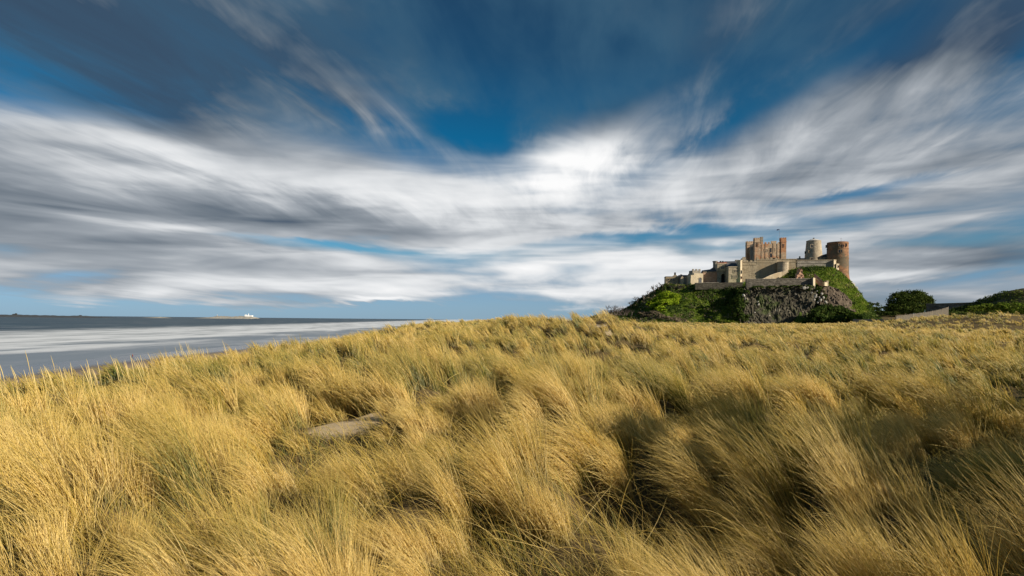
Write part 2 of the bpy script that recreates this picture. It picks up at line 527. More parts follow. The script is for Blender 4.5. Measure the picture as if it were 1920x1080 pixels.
def build_grass():
    parts = []
    for r0, r1, sp, al, ah, NB in ((1.5, 16, 0.31, -62, 80, 300), (16, 42, 0.46, -50, 60, 240), (42, 110, 1.1, -46, 50, 520), (110, 300, 1.75, -20, 46, 560)):
        tx, ty = tussock_field(r0, r1, sp, al, ah)
        d, c1, c2, c3 = cells(tx, ty, 1.12, 23)
        d2, e1, e2, e3 = cells(tx, ty, 2.0, 43)
        far = ss(26, 60, np.hypot(tx, ty))
        hm = hummock(tx, ty)
        # tufts crowd on the crowns of the tussocks; the hollows between stay thin
        bare = vnoise(tx / 4.5, ty / 4.5, 71)
        keep_p = np.clip(1.12 - 1.30 * ss(0.30, 0.50, d) * (1 - far) - 1.25 * far * ss(0.30, 0.50, d2) - 0.45 * ss(0.66, 0.8, bare), 0.03 + 0.30 * ss(8.0, 3.5, np.hypot(tx, ty)) + 0.25 * ss(1.5, -1.5, tx) * ss(9, 6, ty) + 0.45 * ss(80, 130, np.hypot(tx, ty)), 1)
        k = rng.uniform(0, 1, len(tx)) < keep_p
        tx, ty, hm, c1, c2, c3, e1, e2, far = (q[k] for q in (tx, ty, hm, c1, c2, c3, e1, e2, far))
        r = np.hypot(tx, ty); nT = len(tx)
        N = np.clip(NB * (4.0 / r) ** 0.90, 15, NB).astype(int)
        big = rng.uniform(0.72, 1.08, nT) * (0.44 + 0.38 * c1) * (0.85 + 0.25 * np.clip(hm, 0, 1.2))
        gust = 0.6 * fbm(tx / 5.5, ty / 5.5, 131, 3) + 0.4 * c3
        green = fbm(tx / 6.0, ty / 6.0, 57, 3)
        # greener on the seaward side of the near dune, duller towards the right
        T_tint = 0.60 + 1.2 * (0.5 - green) + 0.66 * (c2 - 0.5) * (1 - far) + 0.62 * (e2 - 0.5) * far - 0.12 * ss(0, -6, tx) * ss(40, 20, ty) - 0.10 * ss(3, 14, tx) + rng.normal(0, 0.10, nT)
        T_head = math.pi + rng.normal(0, 0.22, nT) + 0.7 * (c3 - 0.5) + 0.9 * (fbm(tx / 8, ty / 8, 151, 2) - 0.5) - 0.22
        cxd, cyd = cell_out(tx, ty, 1.12, 23); cxd = np.clip(cxd * 1.8, -1, 1) * (1 - far); cyd = np.clip(cyd * 1.8, -1, 1) * (1 - far)
        idx = np.repeat(np.arange(nT), N); n = len(idx)
        R0 = sp * 0.55
        rad = R0 * np.sqrt(rng.uniform(0, 1, n)) * np.clip(big[idx], 0.7, 1.2)
        ang = rng.uniform(0, 2 * math.pi, n)
        ox, oy = np.cos(ang), np.sin(ang)
        bx = tx[idx] + ox * rad; by = ty[idx] + oy * rad
        bz = H(bx, by) - 0.03
        q = rad / R0
        rb = np.hypot(bx, by)
        L = big[idx] * rng.uniform(0.50, 1.15, n) * 1.0
        L = L * (0.55 + 0.45 * ss(1.3, 4.5, rb)) * (1 - 0.5 * np.exp(-((bx + 1.9) / 1.1) ** 4 - ((by - 6.9) / 1.5) ** 4))
        wx, wy = np.cos(T_head[idx]), np.sin(T_head[idx])
        wf = 0.50 + 1.0 * gust[idx]
        lx = wx * wf + cxd[idx] * 0.55 + ox * q * 0.25 + rng.normal(0, 0.27, n); ly = wy * wf * 0.9 + cyd[idx] * 0.55 + oy * q * 0.25 + rng.normal(0, 0.27, n)
        m = np.hypot(lx, ly) + 1e-6
        th0 = np.clip(0.02 + 0.16 * np.abs(rng.normal(0, 1, n)) + 0.24 * q * m, 0, 0.9)
        th1 = np.clip(0.45 + 1.0 * gust[idx] * m + rng.normal(0, 0.20, n), 0.1, 1.8)
        pxm = rb / 587.0
        W = np.maximum(0.0021, 0.37 * pxm) * rng.uniform(0.6, 1.25, n)
        tint = np.clip(T_tint[idx] + rng.normal(0, 0.21, n), 0, 1)
        bent = rng.uniform(0, 1, n) < 0.07
        th1[bent] = np.clip(th1[bent] + rng.uniform(0.5, 1.1, bent.sum()), 0, 2.3)
        dead = rng.uniform(0, 1, n) < 0.10
        tint[dead] = rng.uniform(0.75, 1.0, dead.sum())
        P, Wd, t = blades(np.stack([bx, by, bz], -1), L, W, th0, th1, np.stack([lx / m, ly / m], -1), tint, rng.normal(0, 0.5, n))
        parts.append((P, Wd, t))
    # stray bent stems and dead straw lying about between the near tussocks
    n = 15000
    a = np.radians(rng.uniform(-58, 70, n)); r = 1.8 * (18 / 1.8) ** rng.uniform(0, 1, n)
    bx, by = r * np.sin(a), r * np.cos(a)
    k = (bx - edge_x(by)) > -4
    for px, py, sa, sb in SAND: k &= ((bx - px) / sa) ** 2 + ((by - py) / sb) ** 2 > 0.8
    bx, by, r = bx[k], by[k], r[k]; n = len(bx)
    hd = rng.uniform(0, 2 * math.pi, n); hd = np.where(rng.uniform(0, 1, n) < 0.6, math.pi + rng.normal(0, 0.7, n), hd)
    P, Wd, t = blades(np.stack([bx, by, H(bx, by) - 0.02], -1), rng.uniform(0.25, 0.85, n) * (0.6 + 0.4 * ss(1.5, 5, r)), np.maximum(0.0028, 0.36 * r / 587) * rng.uniform(0.6, 1.2, n),
                      np.clip(rng.normal(0.7, 0.4, n), 0.05, 1.3), np.clip(rng.normal(1.3, 0.35, n), 0.3, 1.9), np.stack([np.cos(hd), np.sin(hd)], -1), np.clip(rng.normal(0.72, 0.2, n), 0, 1), rng.normal(0, 0.8, n))
    parts.append((P, Wd, t))
    # short growth filling the hollows
    n = 90000
    a = np.radians(rng.uniform(-55, 60, n)); r = 1.7 * (30 / 1.7) ** (rng.uniform(0, 1, n) ** 0.85)
    bx, by = r * np.sin(a), r * np.cos(a)
    d, c1, c2, c3 = cells(bx, by, 1.12, 23)
    k = ((bx - edge_x(by)) > -6) & (d > 0.30) & (vnoise(bx * 1.4, by * 1.4, 77) > 0.30)
    for px, py, sa, sb in SAND: k &= ((bx - px) / sa) ** 2 + ((by - py) / sb) ** 2 > 0.9
    bx, by, r, c2 = bx[k], by[k], r[k], c2[k]; n = len(bx)
    hd = math.pi + rng.normal(0, 0.8, n)
    P, Wd, t = blades(np.stack([bx, by, H(bx, by) - 0.02], -1), rng.uniform(0.14, 0.42, n), np.maximum(0.0022, 0.36 * r / 587) * rng.uniform(0.6, 1.2, n),
                      np.clip(rng.normal(0.35, 0.3, n), 0.0, 1.1), np.clip(rng.normal(0.95, 0.35, n), 0.2, 1.8), np.stack([np.cos(hd), np.sin(hd)], -1), np.clip(0.28 + 0.5 * (c2 - 0.5) + rng.normal(0, 0.2, n), 0, 1), rng.normal(0, 0.8, n))
    parts.append((P, Wd, t))
    # pale flower spikes standing over the seaward edge
    n = 130
    bx = rng.uniform(-14.5, -9.5, n); by = rng.uniform(12.5, 27, n) ; by = by + rng.normal(0, .3, n)
    P, Wd, t = blades(np.stack([bx, by, H(bx, by) - 0.02], -1), rng.uniform(0.95, 1.3, n), np.full(n, 0.010), np.full(n, 0.08), rng.uniform(0.2, 0.6, n), np.stack([-np.ones(n), np.zeros(n)], -1), np.full(n, 1.0), rng.normal(0, 0.3, n))
    Wd = 0.5 * np.array([0.004, 0.004, 0.004, 0.010, 0.014, 0.004])[None] * np.ones((n, 1))
    parts.append((P, Wd, t))
    P = np.concatenate([p[0] for p in parts]); Wd = np.concatenate([p[1] for p in parts]); t = np.concatenate([p[2] for p in parts])
    # a blade that would poke into the lens is dropped
    dmin = np.linalg.norm(P - np.array(EYE), axis=2).min(1)
    k = dmin > 0.85
    P, Wd, t = P[k], Wd[k], t[k]
    print('grass blades', len(P))
    o = add_curves('marram_grass', P, Wd, t, MARRAM)
    tag(o, 'windblown golden marram grass covering the sand dunes', 'grass', kind='stuff')


build_grass()
# ------------------------------------------------------------------ castle: frame and materials
CAZ = R(-8.0)
ER = Vector((math.cos(CAZ), math.sin(CAZ), 0)); ED = Vector((-math.sin(CAZ), math.cos(CAZ), 0))
O0 = at(1440, 604, 300); O0.z = 0.0


def L(px, py, w):
    """castle-frame (u, z) of photo pixel on the plane w metres behind the curtain wall front"""
    d = pdir(px, py)
    t = (w - (EYE - O0).dot(ED)) / d.dot(ED)
    p = EYE + d * t
    return (p - O0).dot(ER), p.z


def world(u, w, z):
    return O0 + ER * u + ED * w + Vector((0, 0, z))


def stone(name, cols, scale=0.35, course=0.9, bumps=0.5, blotch=None):
    m, nt, out = new_mat(name)
    X, Y, Z = pos_xyz(nt)
    p = objco(nt)
    a = noise(p, scale, 5, 0.65); b = noise(p, scale * 5, 4, 0.7)
    bt = nt.nodes.new('ShaderNodeTexBrick'); nt.links.new(vec(X + Y * 0.6, Z), bt.inputs['Vector'])
    bt.inputs['Scale'].default_value = 1.0; bt.inputs['Brick Width'].default_value = 1.3; bt.inputs['Row Height'].default_value = course * 0.6
    bt.inputs['Mortar Size'].default_value = 0.03; bt.inputs['Bias'].default_value = 0.0
    bt.inputs['Color1'].default_value = (0.25, 0.25, 0.25, 1); bt.inputs['Color2'].default_value = (0.75, 0.75, 0.75, 1); bt.inputs['Mortar'].default_value = (0.35, 0.35, 0.35, 1)
    br = E(bt.outputs['Color'])
    f = a * 0.55 + b * 0.55 + (br - 0.5) * 0.28 - 0.05
    n = len(cols)
    c = ramp(f, [(0.30 + 0.40 * i / (n - 1), q) for i, q in enumerate(cols)])
    if blotch is not None:
        c = mixc(sstep(noise(p, scale * 0.45, 3, 0.6) + (b - 0.5) * 0.5, 0.46, 0.62), c, blotch)
    st = noise(vec(X * 1.2 + Y * 1.2, Z * 0.12), 1.0, 3, 0.6)
    c = mixc(sstep(st, 0.52, 0.75, 0.0, 0.45), c, (0.10, 0.09, 0.075))
    principled(nt, out, c, 0.92, 0.15, br * 0.4 + b, bumps, 0.25)
    return m


M = {}
M['pale'] = stone('pale_sandstone', [(0.26, 0.21, 0.15), (0.40, 0.33, 0.235), (0.52, 0.44, 0.32)])
M['cream'] = stone('cream_sandstone', [(0.40, 0.33, 0.23), (0.54, 0.45, 0.31), (0.64, 0.55, 0.40)])
M['grey'] = stone('grey_stone', [(0.16, 0.145, 0.12), (0.26, 0.235, 0.195), (0.38, 0.34, 0.28)])
M['buff'] = stone('buff_stone', [(0.22, 0.18, 0.12), (0.34, 0.28, 0.19), (0.45, 0.38, 0.265)], blotch=(0.33, 0.255, 0.16))
M['keep'] = stone('keep_sandstone', [(0.27, 0.19, 0.125), (0.47, 0.34, 0.225), (0.62, 0.49, 0.34)], 0.30, blotch=(0.46, 0.23, 0.12))
M['red'] = stone('red_sandstone', [(0.10, 0.062, 0.04), (0.25, 0.13, 0.07), (0.40, 0.23, 0.125)], 0.4, blotch=(0.13, 0.105, 0.07))
M['brick'] = stone('pinkish_stone', [(0.33, 0.18, 0.12), (0.45, 0.27, 0.18), (0.52, 0.38, 0.27)], 0.3)
M['dark'] = stone('dark_rubble', [(0.045, 0.04, 0.033), (0.125, 0.11, 0.088), (0.27, 0.24, 0.195)], 0.9)


M['shade'] = stone('darker_rubble', [(0.03, 0.028, 0.022), (0.075, 0.068, 0.052), (0.16, 0.145, 0.115)], 0.9)  # darker copy of the dark rubble, for the retaining wall


def plain(name, c, rough=0.7, spec=0.3):
    m, nt, out = new_mat(name)
    n = noise(objco(nt), 1.5, 3)
    principled(nt, out, mixc(n, tuple(q * 0.75 for q in c), tuple(min(1, q * 1.25) for q in c)), rough, spec)
    return m


M['slate'] = plain('roof_slate', (0.075, 0.078, 0.085), 0.6)
M['lead'] = plain('pale_lead_cap', (0.55, 0.52, 0.48), 0.5)
M['glass'] = plain('dark_glazing', (0.02, 0.02, 0.024), 0.2, 0.5)
M['black'] = plain('dark_timber', (0.03, 0.026, 0.022), 0.8)
M['tile'] = plain('red_pantile', (0.26, 0.10, 0.06), 0.8)
M['white'] = plain('white_paint', (0.8, 0.8, 0.78), 0.5)
M['wood'] = plain('weathered_wood', (0.17, 0.145, 0.11), 0.85)
M['flag'] = plain('flag_cloth', (0.06, 0.07, 0.16), 0.8)


class Mesh:
    """collects solids given in castle-frame coordinates"""
    def __init__(s): s.bm = bmesh.new()

    def poly(s, pts, faces):
        v = [s.bm.verts.new(p) for p in pts]
        for f in faces:
            try: s.bm.faces.new([v[i] for i in f])
            except ValueError: pass
        return s

    def box(s, u0, u1, w0, w1, z0, z1):
        return s.poly([(u, w, z) for z in (z0, z1) for w in (w0, w1) for u in (u0, u1)],
                      [(0, 2, 3, 1), (4, 5, 7, 6), (0, 1, 5, 4), (2, 6, 7, 3), (0, 4, 6, 2), (1, 3, 7, 5)])

    def plan(s, pts, z0, z1):
        n = len(pts)
        return s.poly([(u, w, z0) for u, w in pts] + [(u, w, z1) for u, w in pts],
                      [tuple(range(n)), tuple(range(2 * n - 1, n - 1, -1))] + [(i, i + n, (i + 1) % n + n, (i + 1) % n) for i in range(n)])

    def prism(s, pts, w0, w1):
        n = len(pts)
        P = [(u, w0, z) for u, z in pts] + [(u, w1, z) for u, z in pts]
        return s.poly(P, [tuple(range(n)), tuple(range(2 * n - 1, n - 1, -1))] + [(i, i + n, (i + 1) % n + n, (i + 1) % n) for i in range(n)])

    def rings(s, cu, cw, rz, n=28, a0=0.0, flat=1.0):
        """rz: list of (radius, z)"""
        P = []
        for r, z in rz:
            for k in range(n):
                a = a0 + 2 * math.pi * k / n
                P.append((cu + r * math.cos(a), cw + r * flat * math.sin(a), z))
        F = [tuple(range(n - 1, -1, -1)), tuple(range((len(rz) - 1) * n, len(rz) * n))]
        for j in range(len(rz) - 1):
            F += [(j * n + k, j * n + (k + 1) % n, (j + 1) * n + (k + 1) % n, (j + 1) * n + k) for k in range(n)]
        return s.poly(P, F)

    def gable(s, u0, u1, w0, w1, z0, h, along='u', over=0.25):
        if along == 'u':
            wm = (w0 + w1) / 2
            return s.poly([(u0 - over, w0 - over, z0), (u1 + over, w0 - over, z0), (u1 + over, w1 + over, z0), (u0 - over, w1 + over, z0), (u0 - over, wm, z0 + h), (u1 + over, wm, z0 + h)],
                          [(0, 3, 2, 1), (0, 1, 5, 4), (2, 3, 4, 5), (0, 4, 3), (1, 2, 5)])
        um = (u0 + u1) / 2
        return s.poly([(u0 - over, w0 - over, z0), (u1 + over, w0 - over, z0), (u1 + over, w1 + over, z0), (u0 - over, w1 + over, z0), (um, w0 - over, z0 + h), (um, w1 + over, z0 + h)],
                      [(0, 3, 2, 1), (0, 1, 4), (2, 3, 5), (0, 4, 5, 3), (1, 2, 5, 4)])


class Thing:
    def __init__(s, name, label, cat, base, group=None):
        s.b = Vector(base)
        s.root = empty(name, world(*base), CAZ)
        tag(s.root, label, cat, group)
        s.cache = {}

    def add(s, name, mesh, mat, parent=None, label=None):
        bmesh.ops.recalc_face_normals(mesh.bm, faces=mesh.bm.faces)
        bmesh.ops.translate(mesh.bm, verts=mesh.bm.verts, vec=-s.b)
        me = bpy.data.meshes.new(name); mesh.bm.to_mesh(me); mesh.bm.free()
        o = link(name, me, M[mat] if isinstance(mat, str) else mat, parent or s.root)
        if label: o['label'] = label
        return o

    def merlons(s, us, w, z, size, mat, across=False):
        """one object per merlon, sharing a mesh"""
        lu, lw, h = size
        key = (size, mat)
        for u in us:
            q = (u, w) if not across else (w, u)
            if key not in s.cache:
                k = Mesh().box(-lu / 2, lu / 2, -lw / 2, lw / 2, 0, h)
                bmesh.ops.recalc_face_normals(k.bm, faces=k.bm.faces)
                me = bpy.data.meshes.new('merlon'); k.bm.to_mesh(me); k.bm.free(); me.materials.append(M[mat]); s.cache[key] = me
            o = link('merlon', s.cache[key], None, s.root)
            o.location = (q[0] - s.b.x, q[1] - s.b.y, z - s.b.z)

    def window(s, u, z, ww, hh, w, lights=1, mat='pale', side=None, name='window'):
        """stone surround with mullions (the part) and dark panes (sub-part) on the face at depth w"""
        f = Mesh(); t = 0.22
        f.box(u - ww / 2 - t, u - ww / 2, w - 0.14, w + 0.1, z - t, z + hh + t)
        f.box(u + ww / 2, u + ww / 2 + t, w - 0.14, w + 0.1, z - t, z + hh + t)
        f.box(u - ww / 2, u + ww / 2, w - 0.14, w + 0.1, z + hh, z + hh + t)
        f.box(u - ww / 2, u + ww / 2, w - 0.2, w + 0.1, z - t, z)
        for k in range(1, lights):
            c = u - ww / 2 + ww * k / lights
            f.box(c - 0.09, c + 0.09, w - 0.12, w + 0.1, z, z + hh)
        o = s.add(name, f, mat)
        s.add('pane', Mesh().box(u - ww / 2, u + ww / 2, w - 0.03, w + 0.05, z, z + hh), 'glass', o)
        return o


def span(px0, px1, pyt, pyb, w, ref=None):
    pm = (px0 + px1) / 2 if ref is None else ref
    return L(px0, pyt, w)[0], L(px1, pyt, w)[0], L(pm, pyb, w)[1], L(pm, pyt, w)[1]


# ------------------------------------------------------------------ the castle rock
def build_hill():
    #       px     A foot      B            C            D            E
    K = [(1090, (606, -30), (604, -22), (602, -14), (601, -6), (600, 4)),
         (1150, (606, -34), (603, -24), (598, -14), (593, -4), (588, 8)),
         (1175, (607, -38), (602, -26), (594, -16), (585, -6), (578, 8)),
         (1205, (608, -42), (601, -30), (588, -20), (572, -10), (558, 6)),
         (1247, (610, -46), (600, -36), (580, -26), (556, -12), (532, 2)),
         (1290, (610, -42), (602, -30), (580, -21), (553, -13), (535, -3)),
         (1330, (610, -31), (602, -22), (580, -17.5), (547, -13.4), (537, -10)),
         (1385, (612, -30), (600, -21), (575, -17), (546, -13.4), (536, -11)),
         (1400, (613, -26), (592, -20.5), (566, -19), (542, -18), (527, -2)),
         (1440, (614, -25), (592, -20.5), (566, -19), (540, -18), (525, -2)),
         (1462, (614, -25), (592, -20.5), (566, -19), (539, -18), (513, -2)),
         (1480, (614, -25), (592, -20.5), (566, -19), (538, -17), (507, -2)),
         (1497, (614, -34), (592, -25), (565, -22), (537, -17), (502, -2)),
         (1530, (614, -30), (594, -22), (566, -19), (537, -16), (500, -2)),
         (1562, (614, -38), (596, -28), (570, -21), (541, -15), (501, -2)),
         (1578, (614, -38), (598, -29), (575, -22), (549, -15), (511, -2)),
         (1592, (614, -38), (600, -29), (581, -22), (560, -15), (524, -1)),
         (1606, (614, -38), (602, -29), (588, -22), (571, -15), (541, 2)),
         (1622, (614, -38), (604, -29), (594, -22), (582, -15), (563, 4)),
         (1645, (614, -36), (607, -28), (603, -22), (597, -14), (592, 4)),
         (1690, (614, -34), (610, -26), (608, -20), (606, -12), (605, 4))]
    kp = np.array([k[0] for k in K], float)
    rows = np.array([[list(p) for p in k[1:]] for k in K], float)      # (cols, 5, 2)
    pxs = np.linspace(1090, 1690, 260)
    prof = np.stack([np.stack([np.interp(pxs, kp, rows[:, r, c]) for c in (0, 1)], -1) for r in range(5)], 1)
    pts = []
    for i, px in enumerate(pxs):
        ctrl = []
        for py, w in prof[i]:
            u, z = L(px, py, w); ctrl.append((u, w, z))
        a = ctrl[0]; ctrl.insert(0, (a[0], a[1] - 6, a[2] - 5))
        e = ctrl[-1]
        lf = float(ss(1420, 1180, px))                                 # the back of the rock stays inside its own skyline
        rf = float(ss(1540, 1605, px))
        ctrl.append((L(px + 4 + 10 * lf - 16 * rf, 500, 34)[0], 34, e[2] - 0.3 - 2.5 * lf)); ctrl.append((L(px + 10 + 26 * lf - 34 * rf, 500, 75)[0], 75, e[2] * 0.75 - 2)); ctrl.append((L(px + 20 + 30 * lf, 500, 120)[0], 120, -6)); ctrl.append((L(px + 30, 500, 160)[0], 160, -15))
        ctrl = np.array(ctrl)
        seg = [5, 9, 12, 14, 14, 10, 6, 6, 3]
        line = []
        for k, s in enumerate(seg):
            for q in range(s): line.append(ctrl[k] + (ctrl[k + 1] - ctrl[k]) * q / s)
        line.append(ctrl[-1]); pts.append(line)
    P = np.array(pts)                                                   # (cols, rows, 3) in u,w,z
    n1 = fbm(P[..., 0] / 5.0, P[..., 2] / 4.0 + P[..., 1] / 7.0, 201, 4) - 0.5
    n2 = fbm(P[..., 0] / 1.6, P[..., 2] / 1.6 + P[..., 1] / 2.2, 207, 3) - 0.5
    fade = np.ones(P.shape[1]); fade[54:] = 0.25
    P[..., 1] += (n1 * 3.2 + n2 * 1.1) * fade; P[..., 2] += (n1 * 1.2 + n2 * 0.5) * fade
    nc, nr = P.shape[:2]
    W = np.array(O0)[None, None] + P[..., 0:1] * np.array(ER) + P[..., 1:2] * np.array(ED) + P[..., 2:3] * np.array((0, 0, 1.0))
    i, j = np.meshgrid(np.arange(nc - 1), np.arange(nr - 1), indexing='ij')
    F = np.stack([i * nr + j, (i + 1) * nr + j, (i + 1) * nr + j + 1, i * nr + j + 1], -1).reshape(-1, 4)
    m, nt, out = new_mat('hill_turf')
    p = objco(nt)
    a = noise(p, 0.14, 5, 0.6); b = noise(p, 1.1, 5, 0.7)
    c = ramp(a * 0.55 + b * 0.45, [(0.30, (0.022, 0.034, 0.010)), (0.45, (0.045, 0.075, 0.014)), (0.58, (0.085, 0.125, 0.022)), (0.72, (0.14, 0.13, 0.05))])
    principled(nt, out, c, 0.95, 0.1, b, 0.8, 0.5)
    o = from_arrays('castle_hill', W.reshape(-1, 3), F, m, smooth=True)
    tag(o, kind='structure')
    return pxs, P, W


def rock_material():
    m, nt, out = new_mat('whinstone_rock')
    X, Y, Z = pos_xyz(nt); p = objco(nt)
    a = noise(vec(X * 0.5, Y * 0.5, Z * 0.16), 1.0, 6, 0.65, 0.6); b = noise(p, 0.9, 6, 0.72); l = noise(p, 0.45, 4, 0.6)
    c = ramp(a * 0.5 + b * 0.5, [(0.36, (0.022, 0.02, 0.016)), (0.44, (0.048, 0.043, 0.030)), (0.56, (0.080, 0.072, 0.050)), (0.70, (0.14, 0.127, 0.09))])
    c = mixc(sstep(l + (b - 0.5) * 0.5, 0.62, 0.74, 0.0, 0.6), c, (0.34, 0.31, 0.23))
    c = mixc(sstep(noise(p, 0.16, 4, 0.6), 0.52, 0.62, 0.0, 0.8), c, (0.055, 0.075, 0.02))
    principled(nt, out, c, 0.9, 0.2, a + b * 0.8, 0.7, 0.7)
    return m


def rock_face(name, tops, foots, px0, px1, w_top, w_foot, amp, mat, nc=150, nr=60, seed=300):
    """a craggy face between two pixel lines, with real columns and ledges"""
    pxs = np.linspace(px0, px1, nc)
    P = np.zeros((nc, nr + 8, 3))
    for i, px in enumerate(pxs):
        yt = np.interp(px, [q[0] for q in tops], [q[1] for q in tops]); yf = np.interp(px, [q[0] for q in foots], [q[1] for q in foots])
        edge = min(i, nc - 1 - i) / (nc * 0.06); tuck = (11.0 if i < nc / 2 and name == 'cliff' else 3.2) * max(0, 1 - edge) ** 2
        for j in range(nr):
            t = j / (nr - 1)
            w = w_foot + (w_top - w_foot) * t ** 0.8 + tuck
            u, z = L(px, yf + (yt - yf) * t, w); P[i, j] = (u, w, z)
        for j in range(8):
            q = P[i, nr - 1]; P[i, nr + j] = (q[0], q[1] + (j + 1) * 0.8, q[2] - 0.05 * (j + 1) ** 1.5)
    u, z = P[..., 0], P[..., 2]
    warp = (fbm(u / 4, z / 4, seed + 9, 3) - 0.5) * 3
    colm = np.abs(fbm((u + warp) / 2.4, z / 4.5, seed, 3) - 0.5) * 3
    col2 = np.abs(fbm((u + warp) / 0.8, z / 1.4, seed + 3, 2) - 0.5) * 3
    ledge = vnoise(z / 1.9 + warp * 0.3, u / 6.0, seed + 5)
    big = fbm(u / 9, z / 9, seed + 7, 2) - 0.5
    P[..., 1] += (amp * (1.3 * big - 0.55 * colm - 0.45 * col2 + 0.45 * (ledge - 0.5)) + 0.3 * amp)
    P[..., 2] += 0.35 * amp * (ledge - 0.5)
    nc, nrr = P.shape[:2]
    W = np.array(O0)[None, None] + P[..., 0:1] * np.array(ER) + P[..., 1:2] * np.array(ED) + P[..., 2:3] * np.array((0, 0, 1.0))
    i, j = np.meshgrid(np.arange(nc - 1), np.arange(nrr - 1), indexing='ij')
    F = np.stack([i * nrr + j, (i + 1) * nrr + j, (i + 1) * nrr + j + 1, i * nrr + j + 1], -1).reshape(-1, 4)
    o = from_arrays(name, W.reshape(-1, 3), F, mat, smooth=False)
    return o


HPX, HP, HW = build_hill()
ROCK = rock_material()
tag(rock_face('cliff', [(1386, 545), (1398, 539), (1412, 537.5), (1425, 535.5), (1440, 538), (1455, 535), (1475, 534.5), (1490, 536.5), (1510, 533.5), (1528, 536)],
              [(1386, 606), (1420, 612), (1528, 612)], 1386, 1530, -21.5, -27, 1.15, ROCK, 230, 90), kind='structure')
_brown = stone('brown_rubble', [(0.045, 0.033, 0.024), (0.10, 0.076, 0.054), (0.19, 0.15, 0.11)], 0.8)
tag(rock_face('rock_slope', [(1536, 534), (1556, 537), (1570, 542), (1585, 553), (1598, 566), (1606, 578)],
              [(1536, 572), (1560, 575), (1585, 578), (1606, 586)], 1534, 1607, -17, -24, 1.5, _brown, 110, 46, 411), kind='structure')


def lump(r, seed, sub=2):
    bm = bmesh.new(); bmesh.ops.create_icosphere(bm, subdivisions=sub, radius=1.0)
    rs = random.Random(seed)
    ax = [Vector((rs.uniform(-1, 1), rs.uniform(-1, 1), rs.uniform(-1, 1))).normalized() for _ in range(9)]
    of = [rs.uniform(0.55, 0.95) for _ in ax]
    for v in bm.verts:
        for a_, o_ in zip(ax, of):
            d = v.co.dot(a_)
            if d > o_: v.co -= a_ * (d - o_)
        v.co = Vector((v.co.x * r[0], v.co.y * r[1], v.co.z * r[2]))
    me = bpy.data.meshes.new('boulder'); bm.to_mesh(me); bm.free()
    return me


M['boulder'] = stone('pale_boulder', [(0.20, 0.19, 0.165), (0.36, 0.34, 0.30), (0.52, 0.50, 0.44)], 0.8)
_bl = [lump((1.0, 0.9, 0.95), k) for k in range(5)]
for me in _bl: me.materials.append(M['boulder'])
cliff = bpy.data.objects['cliff']; hill = bpy.data.objects['castle_hill']
for k, (px, py, s) in enumerate([(1508, 540, 0.75), (1514, 539, 0.45), (1530, 553, 0.55), (1532, 546, 0.4), (1536, 558, 0.5), (1529, 556, 0.7), (1538, 563, 0.95), (1533, 567, 0.6),
                                 (1548, 567, 0.8), (1527, 562, 0.5), (1541, 551, 0.55), (1522, 549, 0.4), (1542, 572, 0.5), (1394, 554, 0.7), (1397, 560, 0.5), (1421, 566, 0.4),
                                 (1422, 571, 0.6), (1492, 552, 0.35), (1415, 586, 0.35), (1544, 558, 0.6)]):
    o = link('boulder', _bl[k % 5], None, cliff)
    o.location = at(px, py, 300 - 27.5); o.scale = (s * 1.25, s, s * 1.1); o.rotation_euler = (k, k * 2.1, k * 0.7)
for k, (px, py, s) in enumerate([(1556, 514, 0.9), (1559, 518, 0.8), (1552, 519, 0.6), (1548, 515, 0.5), (1562, 520, 0.6), (1595, 529, 1.2), (1599, 534, 1.3), (1603, 541, 1.5), (1607, 548, 1.3), (1611, 553, 1.3), (1592, 533, 0.9),
                                 (1600, 545, 0.8), (1605, 553, 0.9)]):
    o = link('boulder', _bl[(k + 2) % 5], None, hill)
    o.location = at(px, py, 291 if px < 1580 else 299.5); o.scale = (s * 1.1, s, s); o.rotation_euler = (k * 1.3, k, k * 2.7)


